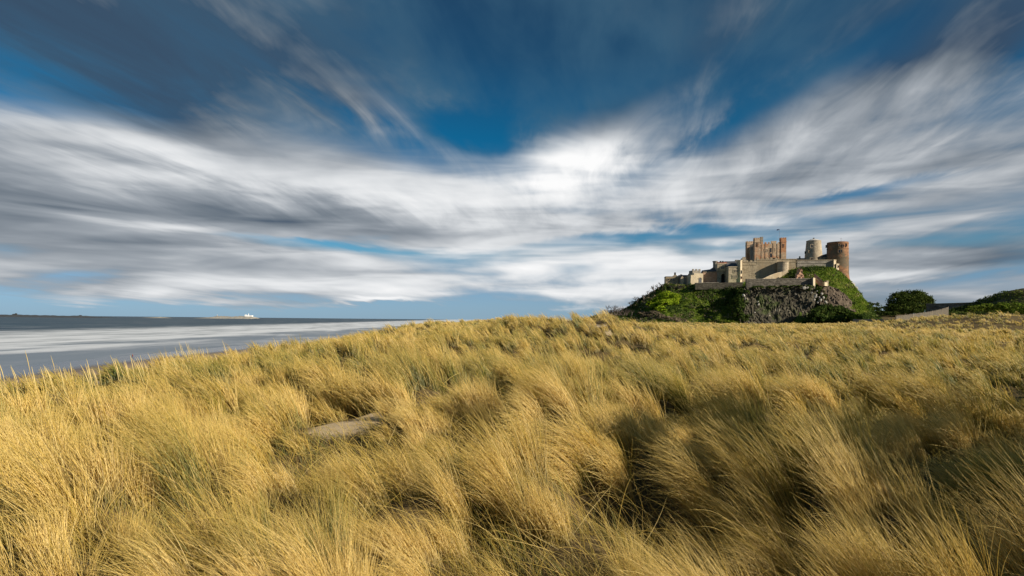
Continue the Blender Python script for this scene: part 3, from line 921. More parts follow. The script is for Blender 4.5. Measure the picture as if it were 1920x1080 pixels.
# ------------------------------------------------------------------ castle buildings
def build_castle():
    # ---- keep
    W0 = 34.0
    ul, ur, zb, zt = span(1415.5, 1474.3, 454.5, 494, W0)
    dep = 17.5
    k = Thing('castle_keep', 'massive square castle keep with corner turrets of mottled red and grey stone', 'castle keep', ((ul + ur) / 2, W0 + dep / 2, zb))
    k.add('wall', Mesh().box(ul + 0.6, ur - 0.6, W0 + 0.06, W0 + dep - 0.7, zb, zt - 0.8), 'keep')

    def turret(px0, px1, pyt, w0, w1, name='corner_turret', mat='keep'):
        a, b, _, t = span(px0, px1, pyt, 490, w0)
        o = k.add(name, Mesh().box(a, b, w0, w1, zb, t - 0.9), mat)
        k.add('string_course', Mesh().box(a - 0.15, b + 0.15, w0 - 0.15, w1 + 0.15, t - 2.6, t - 2.3), mat, o)
        n = 3
        for q in range(n):
            lu = (b - a) / (2 * n - 1)
            k.merlons([a + lu * (2 * q + 0.5)], w0 + 0.35, t - 0.9, (round(lu, 2), 0.7, 0.9), mat)
            k.merlons([a + lu * (2 * q + 0.5)], w1 - 0.35, t - 0.9, (round(lu, 2), 0.7, 0.9), mat)
        k.merlons([w0 + (w1 - w0) * 0.5], a + 0.35, t - 0.9, (0.7, round((b - a) * 0.3, 2), 0.9), mat, True)
        k.merlons([w0 + (w1 - w0) * 0.5], b - 0.35, t - 0.9, (0.7, round((b - a) * 0.3, 2), 0.9), mat, True)
        return t

    turret(1415.2, 1425.2, 445.5, W0 - 0.15, W0 + 3.2)
    turret(1464.8, 1474.6, 445.2, W0 - 0.25, W0 + 3.0)
    turret(1400.6, 1412, 452, W0 + dep - 3.2, W0 + dep + 0.3)
    a, b, _, t = span(1426.2, 1431, 444, 480, W0 + 3)
    k.add('stair_turret', Mesh().box(a, b, W0 + 3, W0 + 4.6, zt - 3, t), 'grey')
    # flat buttresses on the lit front and on the shaded flank
    for p0, p1, top in ((1427.5, 1431.0, 458), (1434.6, 1437.2, 456), (1449.2, 1452, 456), (1457, 1459.5, 455)):
        a, b, _, t = span(p0, p1, top, 490, W0 + 0.3)
        k.add('buttress', Mesh().box(a, b, W0 - 0.10, W0 + 0.07, zb, t), 'keep')
    for f in (0.22, 0.42, 0.62):
        w = W0 + 3 + (dep - 6) * f
        k.add('buttress', Mesh().box(ul + 0.2, ul + 0.6, w - 0.6, w + 0.6, zb, zt - 1.6), 'grey')
    a, b = ul + 3.6, ur - 3.4
    n = 6; lu = (b - a) / (2 * n - 1)
    for q in range(n):
        k.merlons([a + lu * (2 * q + 0.5)], W0 + 0.43, zt - 0.8, (round(lu, 2), 0.7, 0.95), 'keep')
    k.add('raised_parapet', Mesh().box(L(1446, 452, W0)[0], L(1456, 452, W0)[0], W0 + 0.02, W0 + 0.8, zt - 0.8, zt + 0.75), 'keep')
    n = 5
    for q in range(n):
        w = W0 + 4 + (dep - 8) * (q + 0.5) / n
        k.merlons([w], ul + 0.95, zt - 0.8, (0.7, 1.1, 0.95), 'grey', True)
    for px, py, ww, hh in ((1430.5, 472, 0.9, 1.6), (1437.5, 472, 0.9, 1.4), (1445, 473, 1.0, 2.4), (1452.3, 471.5, 0.6, 1.8), (1445.5, 482.5, 1.2, 2.2), (1420.5, 461, 0.5, 1.6), (1469, 463, 0.5, 1.6)):
        u, z = L(px, py, W0)
        k.window(u, z, ww, hh, W0 + (0.04 if 1426 < px < 1464 else -0.27), 1, 'keep')
    # ---- flagpoles
    u, z = L(1461.3, 445, W0 + 3); _, z2 = L(1461.3, 429, W0 + 3)
    f = Thing('flagpole', 'thin flagpole with dark flag on the right turret of the keep', 'flagpole', (u, W0 + 3, z - 2))
    f.add('pole', Mesh().rings(u, W0 + 3, [(0.06, z - 2), (0.035, z2)], 8), 'wood')
    fl = Mesh(); N = 10; L_ = 1.5
    for s_ in (0, 1):
        P = [(u - 0.1 - L_ * q / N, W0 + 3 + 0.16 * math.sin(q * 1.1) + 0.03 * s_, z2 - 0.1 - 0.25 * (q / N)) for q in range(N + 1)] + [(u - 0.1 - L_ * q / N, W0 + 3 + 0.16 * math.sin(q * 1.1 + 0.4) + 0.03 * s_, z2 - 0.7 - 0.3 * (q / N)) for q in range(N + 1)]
        fl.poly(P, [(q, q + 1, q + N + 2, q + N + 1) for q in range(N)])
    f.add('flag', fl, 'flag')

    # ---- curtain walls
    def wall(name, label, px0, px1, pyt, pyb, w0, th, mat, cope=True, mer=0, group=None):
        a, b, z0, z1 = span(px0, px1, pyt, pyb, w0)
        t = Thing(name, label, 'castle wall', ((a + b) / 2, w0 + th / 2, z0), group)
        t.add('wall', Mesh().box(a, b, w0, w0 + th, z0, z1), mat)
        if cope:
            t.add('coping', Mesh().box(a - 0.02, b + 0.02, w0 - 0.18, w0 + th + 0.18, z1, z1 + 0.28), 'pale')
            t.add('string_course', Mesh().box(a, b, w0 - 0.14, w0, z1 - 1.5, z1 - 1.25), mat)
        if mer:
            lu = (b - a) / (2 * mer - 1)
            t.merlons([a + lu * (2 * q + 0.5) for q in range(mer)], w0 + 0.4, z1 + (0.28 if cope else 0), (round(lu, 2), 0.75, 0.8), mat)
        return t, a, b, z0, z1

    wall('curtain_wall', 'low end of the long curtain wall left of the keep, with stepped battlements', 1391, 1418.6, 491.8, 529, -0.2, 3.0, 'buff', True, 4)
    wall('curtain_wall', 'tall buff curtain wall below the keep, crossed by a slanting shadow', 1418.6, 1457.5, 487.2, 530, -0.2, 3.0, 'buff', True, 5)
    wall('curtain_wall', 'stretch of curtain wall right of the half round turret, below the keep turret', 1457.5, 1494.8, 486.2, 528, 0.4, 3.0, 'buff')
    wall('curtain_wall', 'plain grey curtain wall under the windmill tower', 1494.8, 1562.8, 488.2, 524, 0.2, 3.0, 'grey')
    # wall end with pale lit return, and the jutting box
    a, b, z0, z1 = span(1562.8, 1568.8, 488, 508, -0.6)
    t = Thing('wall_pier', 'pale sunlit pier at the right end of the curtain wall', 'pier', ((a + b) / 2, 1, z0))
    t.add('wall', Mesh().plan([(a, -1.1), (b, 0.1), (b, 2.6), (a, 2.6)], z0, z1), 'cream')
    t.add('coping', Mesh().plan([(a - 0.15, -1.4), (b + 0.15, -0.05), (b + 0.15, 2.75), (a - 0.15, 2.75)], z1, z1 + 0.3), 'cream')
    a, b, z0, z1 = span(1568.9, 1575.4, 495.5, 505.8, -1.4)
    t = Thing('jutting_latrine', 'small pale stone box jutting from the wall beside the red round tower', 'turret', ((a + b) / 2, 0, z0))
    t.add('wall', Mesh().plan([(a, -1.2), (b, 0.1), (b, 2.2), (a, 2.2)], z0, z1), 'cream')
    t.add('roof', Mesh().plan([(a - 0.1, -1.45), (b + 0.15, -0.05), (b + 0.15, 2.3), (a - 0.1, 2.3)], z1, z1 + 0.35), 'cream')
    for q in (a + 0.3, (a + b) / 2, b - 0.3):
        t.add('corbel', Mesh().prism([(q - 0.15, z0), (q + 0.15, z0), (q + 0.1, z0 - 0.8), (q - 0.1, z0 - 0.8)], -1.0, 0.2), 'red')
    t.window((a + b) / 2, (z0 + z1) / 2 - 0.1, 0.8, 0.8, -0.72, 1, 'red')
    # ---- half round turret
    u, z0 = L(1468.7, 514, -3.0); _, z1 = L(1468.7, 492, -3.0); r = (L(1479, 500, -3)[0] - L(1458.4, 500, -3)[0]) / 2
    t = Thing('round_turret', 'squat half round stone turret bulging from the curtain wall', 'turret', (u, -2.2, z0))
    t.add('wall', Mesh().rings(u, -2.2, [(r * 1.03, z0), (r, z0 + 2), (r, z1)], 36), 'pale')
    t.add('coping', Mesh().rings(u, -2.2, [(r + 0.18, z1), (r + 0.18, z1 + 0.3), (r - 0.3, z1 + 0.35)], 36), 'pale')
    t.add('string_course', Mesh().rings(u, -2.2, [(r + 0.1, z1 - 1.4), (r + 0.1, z1 - 1.2)], 36), 'pale')

    # ---- windmill tower
    wm = 24.0
    u, z0 = L(1525.3, 489.5, wm); _, z1 = L(1524.3, 451.8, wm)
    rb = (L(1542, 480, wm)[0] - L(1508.6, 480, wm)[0]) / 2; rt = (L(1537.4, 452, wm)[0] - L(1511.2, 452, wm)[0]) / 2
    t = Thing('windmill_tower', 'tapering round windmill tower of grey stone without sails', 'windmill', (u, wm, z0))
    t.add('wall', Mesh().rings(u, wm, [(rb + (rt - rb) * q / 6, z0 + (z1 - z0) * q / 6) for q in range(7)], 40), 'pale')
    t.add('eaves_band', Mesh().rings(u, wm, [(rt + 0.14, z1 - 0.3), (rt + 0.14, z1)], 40), 'pale')
    cap = t.add('roof', Mesh().rings(u, wm, [(rt + 0.1, z1 + 0.003), (rt * 0.55, z1 + 0.72), (0.35, z1 + 1.2)], 24), 'lead')
    t.add('finial', Mesh().rings(u, wm, [(0.5, z1 + 1.15), (0.42, z1 + 1.5), (0.1, z1 + 1.75)], 10), 'black', cap)
    for px, py, ww, hh in ((1522.8, 464, 1.0, 1.7), (1515.4, 474, 0.8, 1.1), (1519.6, 473, 0.7, 1.0), (1523.2, 488, 1.8, 1.2)):
        uu, zz = L(px, py, wm - rb); fr = (zz - z0) / (z1 - z0); rr = rb + (rt - rb) * max(0, fr)
        uu = L(px, py, wm - rr)[0]
        dw = math.sqrt(max(0.1, rr * rr - (uu - u) ** 2))
        t.window(uu, zz, ww, hh, wm - dw - 0.05, 1, 'pale')
    # lean-to between windmill and red tower
    w = 10.0
    a, b, z0, z1 = span(1540, 1553, 482.5, 490, w)
    t = Thing('store_building', 'dark roofed store between the windmill tower and the red round tower', 'building', ((a + b) / 2, w, z0))
    t.add('wall', Mesh().box(a, b, w, w + 5, z0, z1), 'buff')
    t.add('roof', Mesh().prism([(a - 0.2, z1), (b, z1), (b, L(1550, 475.2, w)[1]), (L(1548, 476, w)[0], L(1549, 476.3, w)[1]), (a - 0.2, z1 + 0.5)], w - 0.3, w + 5.3), 'slate')
    # strip of roofs behind wall
    w = 9.0
    a, b, z0, z1 = span(1496.5, 1509.5, 485, 490, w)
    t = Thing('low_building', 'low flat building just left of the windmill tower behind the wall', 'building', ((a + b) / 2, w, z0))
    t.add('wall', Mesh().box(a, b, w, w + 5, z0, z1), 'grey')
    t.add('roof', Mesh().box(a - 0.2, b + 0.2, w - 0.2, w + 5.2, z1, z1 + 0.25), 'slate')
    t.add('chimney', Mesh().box(a + 0.9, a + 1.5, w + 1, w + 1.6, z1 + 0.25, z1 + 1.4), 'buff')

    # ---- red round tower
    wr = 7.0
    u = (L(1551.4, 480, wr)[0] + L(1589.6, 480, wr)[0]) / 2; r = (L(1589.6, 480, wr)[0] - L(1551.4, 480, wr)[0]) / 2
    zt = L(1575, 452.4, wr - r)[1]; zb = L(1580, 530, wr - r)[1]; zf = L(1592, 514, wr - r)[1]
    t = Thing('red_round_tower', 'broad round tower of red sandstone at the right end of the castle', 'tower', (u, wr, zb))
    t.add('wall', Mesh().rings(u, wr, [(r * 1.27, zb - 2), (r * 1.16, zb + 1.2), (r * 1.07, zf), (r * 1.05, zf + (zt - zf) * 0.3), (r * 1.0, zt - 0.5)], 44), 'red')
    zs = lambda py: L(1570, py, wr - r)[1]
    for py, k_ in ((455.5, 0.05), (465, 0.05), (483.0, 0.10)):
        fr = max(0, (zs(py) - zf) / (zt - zf)); rr = r * (1.05 - 0.05 * fr)
        t.add('string_course', Mesh().rings(u, wr, [(rr + k_ + 0.06, zs(py) - 0.15), (rr + k_ + 0.06, zs(py) + 0.15)], 44), 'red')
    t.add('parapet', Mesh().rings(u, wr, [(r, zt - 0.5), (r + 0.05, zt), (r - 0.6, zt), (r - 0.6, zt - 1.0)], 44), 'red')
    t.add('roof', Mesh().rings(u - 0.2, wr + 0.5, [(r * 0.9, zt - 0.5), (0.3, zt + 0.3)], 30), 'slate')
    for px, py, ww, hh in ((1573, 474, 0.9, 1.5), (1577, 473.5, 0.7, 1.3), (1573, 461.5, 0.6, 1.1), (1580, 463, 0.6, 1.1), (1556, 462, 0.7, 1.0), (1586.5, 461.5, 0.6, 1.3)):
        uu, zz = L(px, py, wr - r * 0.95); dw = math.sqrt(max(0.3, (r * 1.02) ** 2 - (uu - u) ** 2))
        t.window(uu, zz, ww, hh, wr - dw - 0.05, 1, 'red')
    uu, z = L(1577, 452, wr); _, z2 = L(1577, 446, wr)
    f = Thing('mast', 'thin bare mast on top of the red round tower', 'mast', (uu, wr, z - 0.5))
    f.add('pole', Mesh().rings(uu, wr, [(0.06, z - 0.5), (0.04, z2)], 6), 'wood')
    f.add('crossbar', Mesh().box(uu - 0.6, uu + 0.6, wr - 0.04, wr + 0.04, z2 - 0.45, z2 - 0.37), 'wood')

    # ---- lower outer wall and terrace
    wl = -19.0
    a, b, z0, z1 = span(1399.7, 1522.2, 523.4, 540, wl)
    zl = L(1400, 524.2, wl)[1]; zr = L(1522, 523.0, wl)[1]
    t = Thing('rampart_wall', 'long low rubble rampart wall along the top of the cliff', 'castle wall', ((a + b) / 2, wl + 1, z0))
    t.add('wall', Mesh().prism([(a, z0), (b, z0), (b, zr), (a, zl)], wl, wl + 2.2), 'dark')
    t.add('coping', Mesh().prism([(a, zl + 0.003), (b, zr + 0.003), (b, zr + 0.3), (a, zl + 0.3)], wl - 0.15, wl + 2.35), 'grey')
    a2, b2, _, _ = span(1522.2, 1529, 521, 533, wl)
    t.add('end_pier', Mesh().plan([(a2, wl - 1.9), (b2, wl + 0.2), (b2, wl + 2.6), (a2, wl + 2.6)], z0, L(1525, 521.0, wl)[1]), 'cream')
    # curved ramp up to the turret
    def ramp_strip(name, label, pts, w0, w1, hgt, mat, wth=0.8, topmat='pale', cat='ramp'):
        n = len(pts)
        P = []
        for q, (px, py) in enumerate(pts):
            w = w0 + (w1 - w0) * q / (n - 1); u, z = L(px, py, w); P.append((u, w, z))
        t = Thing(name, label, cat, (P[0][0], P[0][1], P[0][2] - hgt))
        m_ = Mesh(); c_ = Mesh()
        for A, B in zip(P[:-1], P[1:]):
            for q, zz, top, o in ((m_, hgt, 0.0, 0.0), (c_, -0.003, 0.3, 0.1)):
                q.poly([(A[0], A[1] - o, A[2] - zz), (B[0], B[1] - o, B[2] - zz), (B[0], B[1] + wth + o, B[2] - zz), (A[0], A[1] + wth + o, A[2] - zz),
                        (A[0], A[1] - o, A[2] + top), (B[0], B[1] - o, B[2] + top), (B[0], B[1] + wth + o, B[2] + top), (A[0], A[1] + wth + o, A[2] + top)],
                       [(0, 3, 2, 1), (4, 5, 6, 7), (0, 1, 5, 4), (2, 3, 7, 6), (0, 4, 7, 3), (1, 2, 6, 5)])
        t.add('wall', m_, mat); t.add('coping', c_, topmat)
        return t
    ramp_strip('curved_ramp_wall', 'pale curving ramp wall climbing to the half round turret', [(1424, 525.5), (1432, 523), (1441, 518.5), (1450, 514.8), (1459, 512), (1466, 510.5), (1480, 509)], -15, -5.2, 2.6, 'buff')
    ramp_strip('path_wall', 'low pale wall edging the turf under the windmill tower', [(1497, 503.5), (1510, 502), (1525, 501.5), (1541, 501.6)], -1.6, -1.6, 1.0, 'pale', cat='low wall')
    ramp_strip('stair_wall', 'brown stone stair wall slanting down to the pale landing', [(1527, 514), (1533, 518.5), (1540, 525.5), (1546, 532)], -14.5, -17.0, 1.7, 'brick', 0.7)
    ramp_strip('stair_wall', 'lower stone stair wall slanting down beside the rampart end', [(1530, 522), (1536, 527.5), (1541, 532.5), (1544, 536)], -17.5, -18.6, 1.8, 'brick', 0.7)
    a, b, z0, z1 = span(1542.5, 1552.5, 529.6, 536.5, -18.2)
    t = Thing('stair_landing', 'pale sunlit landing wall at the foot of the stone stair', 'landing', ((a + b) / 2, -18, z0))
    t.add('wall', Mesh().plan([(a, -20.6), (b, -18.2), (b, -15.5), (a, -15.5)], z0, z1), 'cream')
    t.add('end_pier', Mesh().box(b - 0.75, b + 0.1, -18.6, -15.3, z0, L(1551, 526.3, -18.2)[1]), 'cream')
    # ruined stump
    t_u, z0 = L(1502, 525, -14); 
    bm = Mesh(); rs = random.Random(4)
    pts_l = [(1493, 528), (1494.5, 516), (1497.5, 509), (1498.5, 503.5), (1502, 503.2), (1504, 506.5), (1505, 512), (1507.2, 517), (1507.5, 528)]
    rng_ = [L(px, py, -14) for px, py in pts_l]
    bm.prism(rng_, -14.0, -11.4)
    bmesh.ops.recalc_face_normals(bm.bm, faces=bm.bm.faces)
    bmesh.ops.triangulate(bm.bm, faces=bm.bm.faces); bmesh.ops.subdivide_edges(bm.bm, edges=bm.bm.edges, cuts=3, use_grid_fill=True)
    for v in bm.bm.verts: v.co += Vector((rs.uniform(-.2, .2), rs.uniform(-.45, .45), rs.uniform(-.2, .2)))
    t = Thing('ruined_wall', 'ragged brown stump of a ruined wall on the turf below the windmill tower', 'ruin', (t_u, -13, z0))
    t.add('wall', bm, 'brick')

    # ---- western range of buildings, right to left
    # tall pale turret beside the curtain wall
    w = -3.0
    a, b, z0, z1 = span(1384.8, 1392.2, 489.2, 531, w)
    t = Thing('square_turret', 'slim pale square turret at the left end of the curtain wall', 'turret', ((a + b) / 2, w + 2, z0))
    um = a + (b - a) * 0.4
    t.add('wall', Mesh().plan([(a, w), (um, w - 0.7), (b, w + 0.9), (b, w + 4.5), (a, w + 4.5)], z0, z1), 'cream')
    t.add('coping', Mesh().plan([(a - 0.15, w - 0.1), (um, w - 0.95), (b + 0.15, w + 0.8), (b + 0.15, w + 4.65), (a - 0.15, w + 4.65)], z1, z1 + 0.35), 'cream')
    t.window(L(1389.5, 512, w)[0], L(1389, 513, w)[1], 0.6, 1.5, w - 0.35, 1, 'cream')
    t.window(L(1389, 521, w)[0], L(1389, 522.5, w)[1], 0.6, 0.9, w - 0.45, 1, 'red')
    # stepped block behind
    w = 8.0
    a, b, z0, z1 = span(1389.8, 1399.5, 486.5, 500, w)
    t = Thing('stepped_block', 'pale stepped stone block between the slim turret and the keep', 'building', ((a + b) / 2, w, z0))
    t.add('wall', Mesh().box(a, b, w, w + 5, z0, z1), 'pale')
    u2, u3 = L(1392.5, 483, w)[0], L(1399, 483, w)[0]
    t.add('upper_stage', Mesh().box(u2, u3, w + 0.6, w + 4.4, z1, L(1396, 483.6, w)[1]), 'pale')
    t.merlons([u2 + 0.5, u3 - 0.5], w + 1.0, L(1396, 483.6, w)[1], (0.7, 0.7, 0.6), 'pale')
    # house with two rows of mullioned windows
    w = -3.0
    a, b, z0, z1 = span(1366.2, 1384.8, 501, 531, w)
    t = Thing('stone_house', 'square buff stone house with two rows of mullioned windows beside the slim turret', 'house', ((a + b) / 2, w + 3, z0))
    t.add('wall', Mesh().box(a, b, w, w + 8, z0, z1), 'pale')
    t.add('string_course', Mesh().box(a, b, w - 0.12, w, L(1375, 514, w)[1], L(1375, 513, w)[1]), 'cream')
    t.add('coping', Mesh().box(a - 0.15, b, w - 0.18, w + 8.1, z1, z1 + 0.35), 'cream')
    t.window(L(1379, 509, w)[0], L(1379, 511.3, w)[1], 1.7, 1.5, w - 0.02, 3, 'cream')
    t.window(L(1377.3, 519, w)[0], L(1377, 521.5, w)[1], 2.1, 1.5, w - 0.02, 4, 'cream')
    rf = t.add('roof', Mesh().gable(a, b, w + 1.5, w + 9, z1 + 0.36, 2.0), 'slate')
    # big slate range behind
    w = 12.0
    a, b, z0, z1 = span(1362, 1390.5, 497.5, 506, w)
    t = Thing('great_hall', 'long hall with a dark slate roof and chimneys behind the mullioned house', 'hall', ((a + b) / 2, w + 4, z0))
    t.add('wall', Mesh().box(a, b, w, w + 8, z0, z1), 'grey')
    rf = t.add('roof', Mesh().gable(a, b, w, w + 8, z1, 2.6), 'slate')
    for px in (1364.5, 1380.5, 1384.5):
        uu, zz = L(px, 487.2 if px > 1370 else 491, w + 3.5)
        t.add('chimney', Mesh().box(uu - 0.55, uu + 0.55, w + 3.2, w + 4.3, z1 + 0.5, zz), 'grey', rf)
    # shaded gatehouse with dark arch
    w = 3.5
    a, b, z0, z1 = span(1345.2, 1366.2, 508, 532, w)
    t = Thing('arch_gatehouse', 'grey gatehouse wall with a tall dark archway', 'gatehouse', ((a + b) / 2, w + 2, z0))
    aw = L(1352.2, 520, w)[0]; bw = L(1360, 520, w)[0]; zs_ = L(1356, 517, w)[1]; cr_ = (bw - aw) / 2; cu = (aw + bw) / 2
    arch = [(cu + cr_ * math.cos(q), zs_ + cr_ * 1.1 * math.sin(q)) for q in np.linspace(0, math.pi, 11)]
    m_ = Mesh()
    m_.box(a, aw, w, w + 4, z0, z1); m_.box(bw, b, w, w + 4, z0, z1)
    top = [(bw, z1), (aw, z1)]
    for (p, q) in zip(arch[:-1], arch[1:]):
        m_.prism([p, q, (q[0], z1), (p[0], z1)], w, w + 4)
    t.add('wall', m_, 'grey')
    t.add('passage', Mesh().box(aw - 0.1, bw + 0.1, w + 3.0, w + 3.9, z0, zs_ + cr_ * 1.15), 'black')
    m2 = Mesh()
    for (p, q) in zip(arch[:-1], arch[1:]):
        f = lambda s, e: (cu + (s[0] - cu) * e, zs_ + (s[1] - zs_) * e)
        m2.prism([f(p, 1.02), f(q, 1.02), f(q, 1.2), f(p, 1.2)], w - 0.15, w + 0.3)
    t.add('arch_ring', m2, 'pale')
    t.add('coping', Mesh().box(a, b, w - 0.15, w + 4.1, z1, z1 + 0.3), 'pale')
    # house above the gate
    w = 2.9
    a, b, z0, z1 = span(1345.2, 1365.8, 495.2, 508.2, w)
    t = Thing('gate_house', 'buff stone house with a triple window above the dark archway', 'house', ((a + b) / 2, w + 3, z0))
    t.add('wall', Mesh().box(a, b, w, w + 6, z0, z1), 'pale')
    t.add('coping', Mesh().box(a - 0.15, b + 0.15, w - 0.15, w + 6.1, z1, z1 + 0.35), 'cream')
    t.add('string_course', Mesh().box(a, b, w - 0.1, w, z1 - 1.1, z1 - 0.9), 'cream')
    t.window(L(1354.8, 502, w)[0], L(1355, 504.4, w)[1], 1.7, 1.5, w - 0.02, 3, 'cream')
    rf = t.add('roof', Mesh().gable(a + 0.8, b - 0.5, w + 1.2, w + 6, z1 + 0.36, 1.1), 'tile')
    for px in (1351, 1355.3):
        uu, zz = L(px, 489.4, w + 3)
        t.add('chimney', Mesh().box(uu - 0.4, uu + 0.4, w + 2.6, w + 3.4, z1 + 0.5, zz), 'black', rf)
    # little round turret
    w = 11.0
    u, z0 = L(1341, 506, w); _, z1 = L(1341, 492.2, w); r = (L(1345.3, 495, w)[0] - L(1336.8, 495, w)[0]) / 2
    t = Thing('corner_tower', 'small dark round tower with a flat top left of the triple windowed house', 'tower', (u, w, z0))
    t.add('wall', Mesh().rings(u, w, [(r, z0), (r, z1)], 24), 'grey')
    t.add('parapet', Mesh().rings(u, w, [(r, z1), (r + 0.25, z1 + 0.3), (r + 0.25, z1 + 0.75), (r - 0.2, z1 + 0.75)], 24), 'grey')
    # pinkish range
    w = 5.0
    a, b, z0, z1 = span(1318.6, 1345.2, 509.5, 533, w, 1322)
    zr = L(1343, 505.3, w)[1]; zl = L(1320, 509.3, w)[1]
    t = Thing('pinkish_range', 'long range of pinkish stone under a sloping dark roof', 'building', ((a + b) / 2, w + 3, z0))
    t.add('wall', Mesh().prism([(a, z0), (b, z0), (b, zl + 0.1), (a, zl)], w, w + 7), 'brick')
    t.add('coping', Mesh().box(a, b, w - 0.15, w - 0.003, zl - 0.4, zl - 0.05), 'pale')
    t.add('roof', Mesh().poly([(a, w - 0.3, zl + 0.1), (b, w - 0.3, zl + 0.2), (b, w + 4, zr + 0.9), (a, w + 4, zl + 1.0), (a, w + 7.3, zl + 0.1), (b, w + 7.3, zl + 0.2)],
                              [(0, 1, 2, 3), (3, 2, 5, 4), (0, 3, 4), (1, 5, 2), (0, 4, 5, 1)]), 'slate')
    a2, b2, _, zz = span(1333, 1345, 500.5, 509, w + 3)
    t.add('upper_stage', Mesh().prism([(a2, zl), (b2, zl), (b2, zz), ((a2 + b2) / 2, zz), (a2, zl + 1.6)], w + 4.2, w + 8), 'grey')
    # pale gate tower with battlements
    w = 0.0
    a, b, z0, z1 = span(1292.6, 1318.6, 512.5, 538, w)
    t = Thing('pale_gate_tower', 'pale battlemented gate tower with a round arched doorway', 'gate tower', ((a + b) / 2, w + 1, z0))
    t.root.rotation_euler.z = CAZ + R(16)                          # turned a little towards the sun
    t.add('wall', Mesh().prism([(a, z0), (b, z0), (b, z1), (L(1300, 510, w)[0], z1), (L(1300, 514, w)[0], L(1300, 515.4, w)[1]), (a + 0.3, L(1296, 516, w)[1])], w, w + 6), 'cream')
    a2, b2, _, zz = span(1299.3, 1315.8, 507, 511, w + 2)
    up = t.add('upper_stage', Mesh().box(a2, b2, w + 2, w + 6.4, z1 - 1.4, zz), 'grey')
    lu = (b2 - a2) / 5
    t.merlons([a2 + lu * (q + 0.5) for q in (0, 2, 4)], w + 2.4, zz, (round(lu, 2), 0.7, 0.75), 'grey')
    du, dz = L(1312.2, 535, w); aw, bw = L(1309, 528, w)[0], L(1315.4, 528, w)[0]; zs_ = L(1312, 523.5, w)[1]
    cu, cr_ = (aw + bw) / 2, (bw - aw) / 2
    dr = t.add('door', Mesh().prism([(aw, z0 + 0.1), (bw, z0 + 0.1)] + [(cu + cr_ * math.cos(q), zs_ + cr_ * math.sin(q)) for q in np.linspace(0, math.pi, 10)], w - 0.05, w + 0.05), M['slate'])
    m2 = Mesh()
    an = np.linspace(0, math.pi, 10)
    for q0, q1 in zip(an[:-1], an[1:]):
        m2.prism([(cu + cr_ * e * math.cos(q), zs_ + cr_ * e * math.sin(q)) for e, q in ((1.0, q0), (1.0, q1), (1.25, q1), (1.25, q0))], w - 0.2, w + 0.05)
    t.add('arch_ring', m2, 'cream', dr)
    # small roof between
    w = 4.0
    a, b, z0, z1 = span(1274.5, 1292.8, 518.3, 536, w)
    t = Thing('roofed_range', 'low dark roofed range between the end house and the pale gate tower', 'building', ((a + b) / 2, w + 3, z0))
    t.add('wall', Mesh().box(a, b, w, w + 6, z0, z1), 'grey')
    rf = t.add('roof', Mesh().gable(a, b, w, w + 6, z1, 1.0), 'slate')
    a2, b2, _, zz = span(1276.5, 1282, 517, 530, w - 1.5)
    t.add('porch', Mesh().prism([(a2, z0), (b2, z0), (b2, zz - 1.1), ((a2 + b2) / 2, zz), (a2, zz - 1.1)], w - 1.5, w - 0.01), 'pale')
    t.add('chimney', Mesh().box(a + 0.7, a + 1.6, w + 2.5, w + 3.5, z1 + 0.3, z1 + 1.35), 'grey', rf)
    t.add('chimney', Mesh().box(b - 0.2, b + 0.9, w + 2.0, w + 3.3, z1 + 0.3, L(1292, 512.6, w)[1]), 'tile', rf)
    # end house
    w = 6.0
    a, b, z0, z1 = span(1248.2, 1272.5, 519, 540, w)
    t = Thing('end_house', 'square roofless looking stone house at the far left end of the castle', 'house', ((a + b) / 2, w + 3, z0))
    t.add('wall', Mesh().box(a, b, w, w + 6, z0, z1), 'buff')
    t.add('coping', Mesh().box(a - 0.12, b + 0.12, w - 0.12, w + 6.12, z1, z1 + 0.25), 'grey')
    uu, zz = L(1265.8, 510.8, w + 2)
    st = t.add('gable', Mesh().prism([(uu - 1.6, z1 + 0.25), (uu + 1.7, z1 + 0.25), (uu + 0.7, z1 + 1.0), (uu - 0.7, z1 + 1.0)], w + 1.4, w + 3.4), 'buff')
    t.add('chimney', Mesh().box(uu - 0.42, uu + 0.42, w + 1.9, w + 2.7, z1 + 1.0, zz), 'black', st)
    for px, py in ((1258.2, 525.5), (1253, 526), (1263, 526)):
        u_, z_ = L(px, py, w); t.window(u_, z_, 0.7, 1.0, w - 0.02, 1, 'buff')
    # retaining wall under the lawn
    w = -12.5
    a, b, z0, z1 = span(1304, 1392.5, 530, 543, w)
    zl = L(1304, 531.2, w)[1]; zr = L(1392, 529.0, w)[1]
    t = Thing('retaining_wall', 'dark rubble retaining wall below the lawn of the western houses', 'castle wall', ((a + b) / 2, w + 1, z0))
    t.add('wall', Mesh().prism([(a, z0), (b, z0), (b, zr), (a, zl)], w, w + 2), 'shade')
    t.add('coping', Mesh().prism([(a, zl + 0.003), (L(1348, 529, w)[0], (zl + zr) / 2 + 0.003), (L(1348, 529, w)[0], (zl + zr) / 2 + 0.3), (a, zl + 0.3)], w - 0.1, w + 2.1), 'grey')
    # lawn and court between the walls
    m, nt, out = new_mat('lawn_turf'); n_ = noise(objco(nt), 1.2, 4)
    principled(nt, out, mixc(n_, (0.07, 0.12, 0.02), (0.13, 0.20, 0.035)), 0.95, 0.1)
    P = [world(L(1304, 531, -10.5)[0], -10.5, zl - 0.1), world(L(1392, 530, -10.5)[0], -10.5, zr + 0.1), world(L(1392, 530, -10.5)[0], 6, zr + 0.6), world(L(1304, 530, -10.5)[0], 6, zl + 0.5)]
    P2 = [p_ - Vector((0, 0, 3)) for p_ in P]
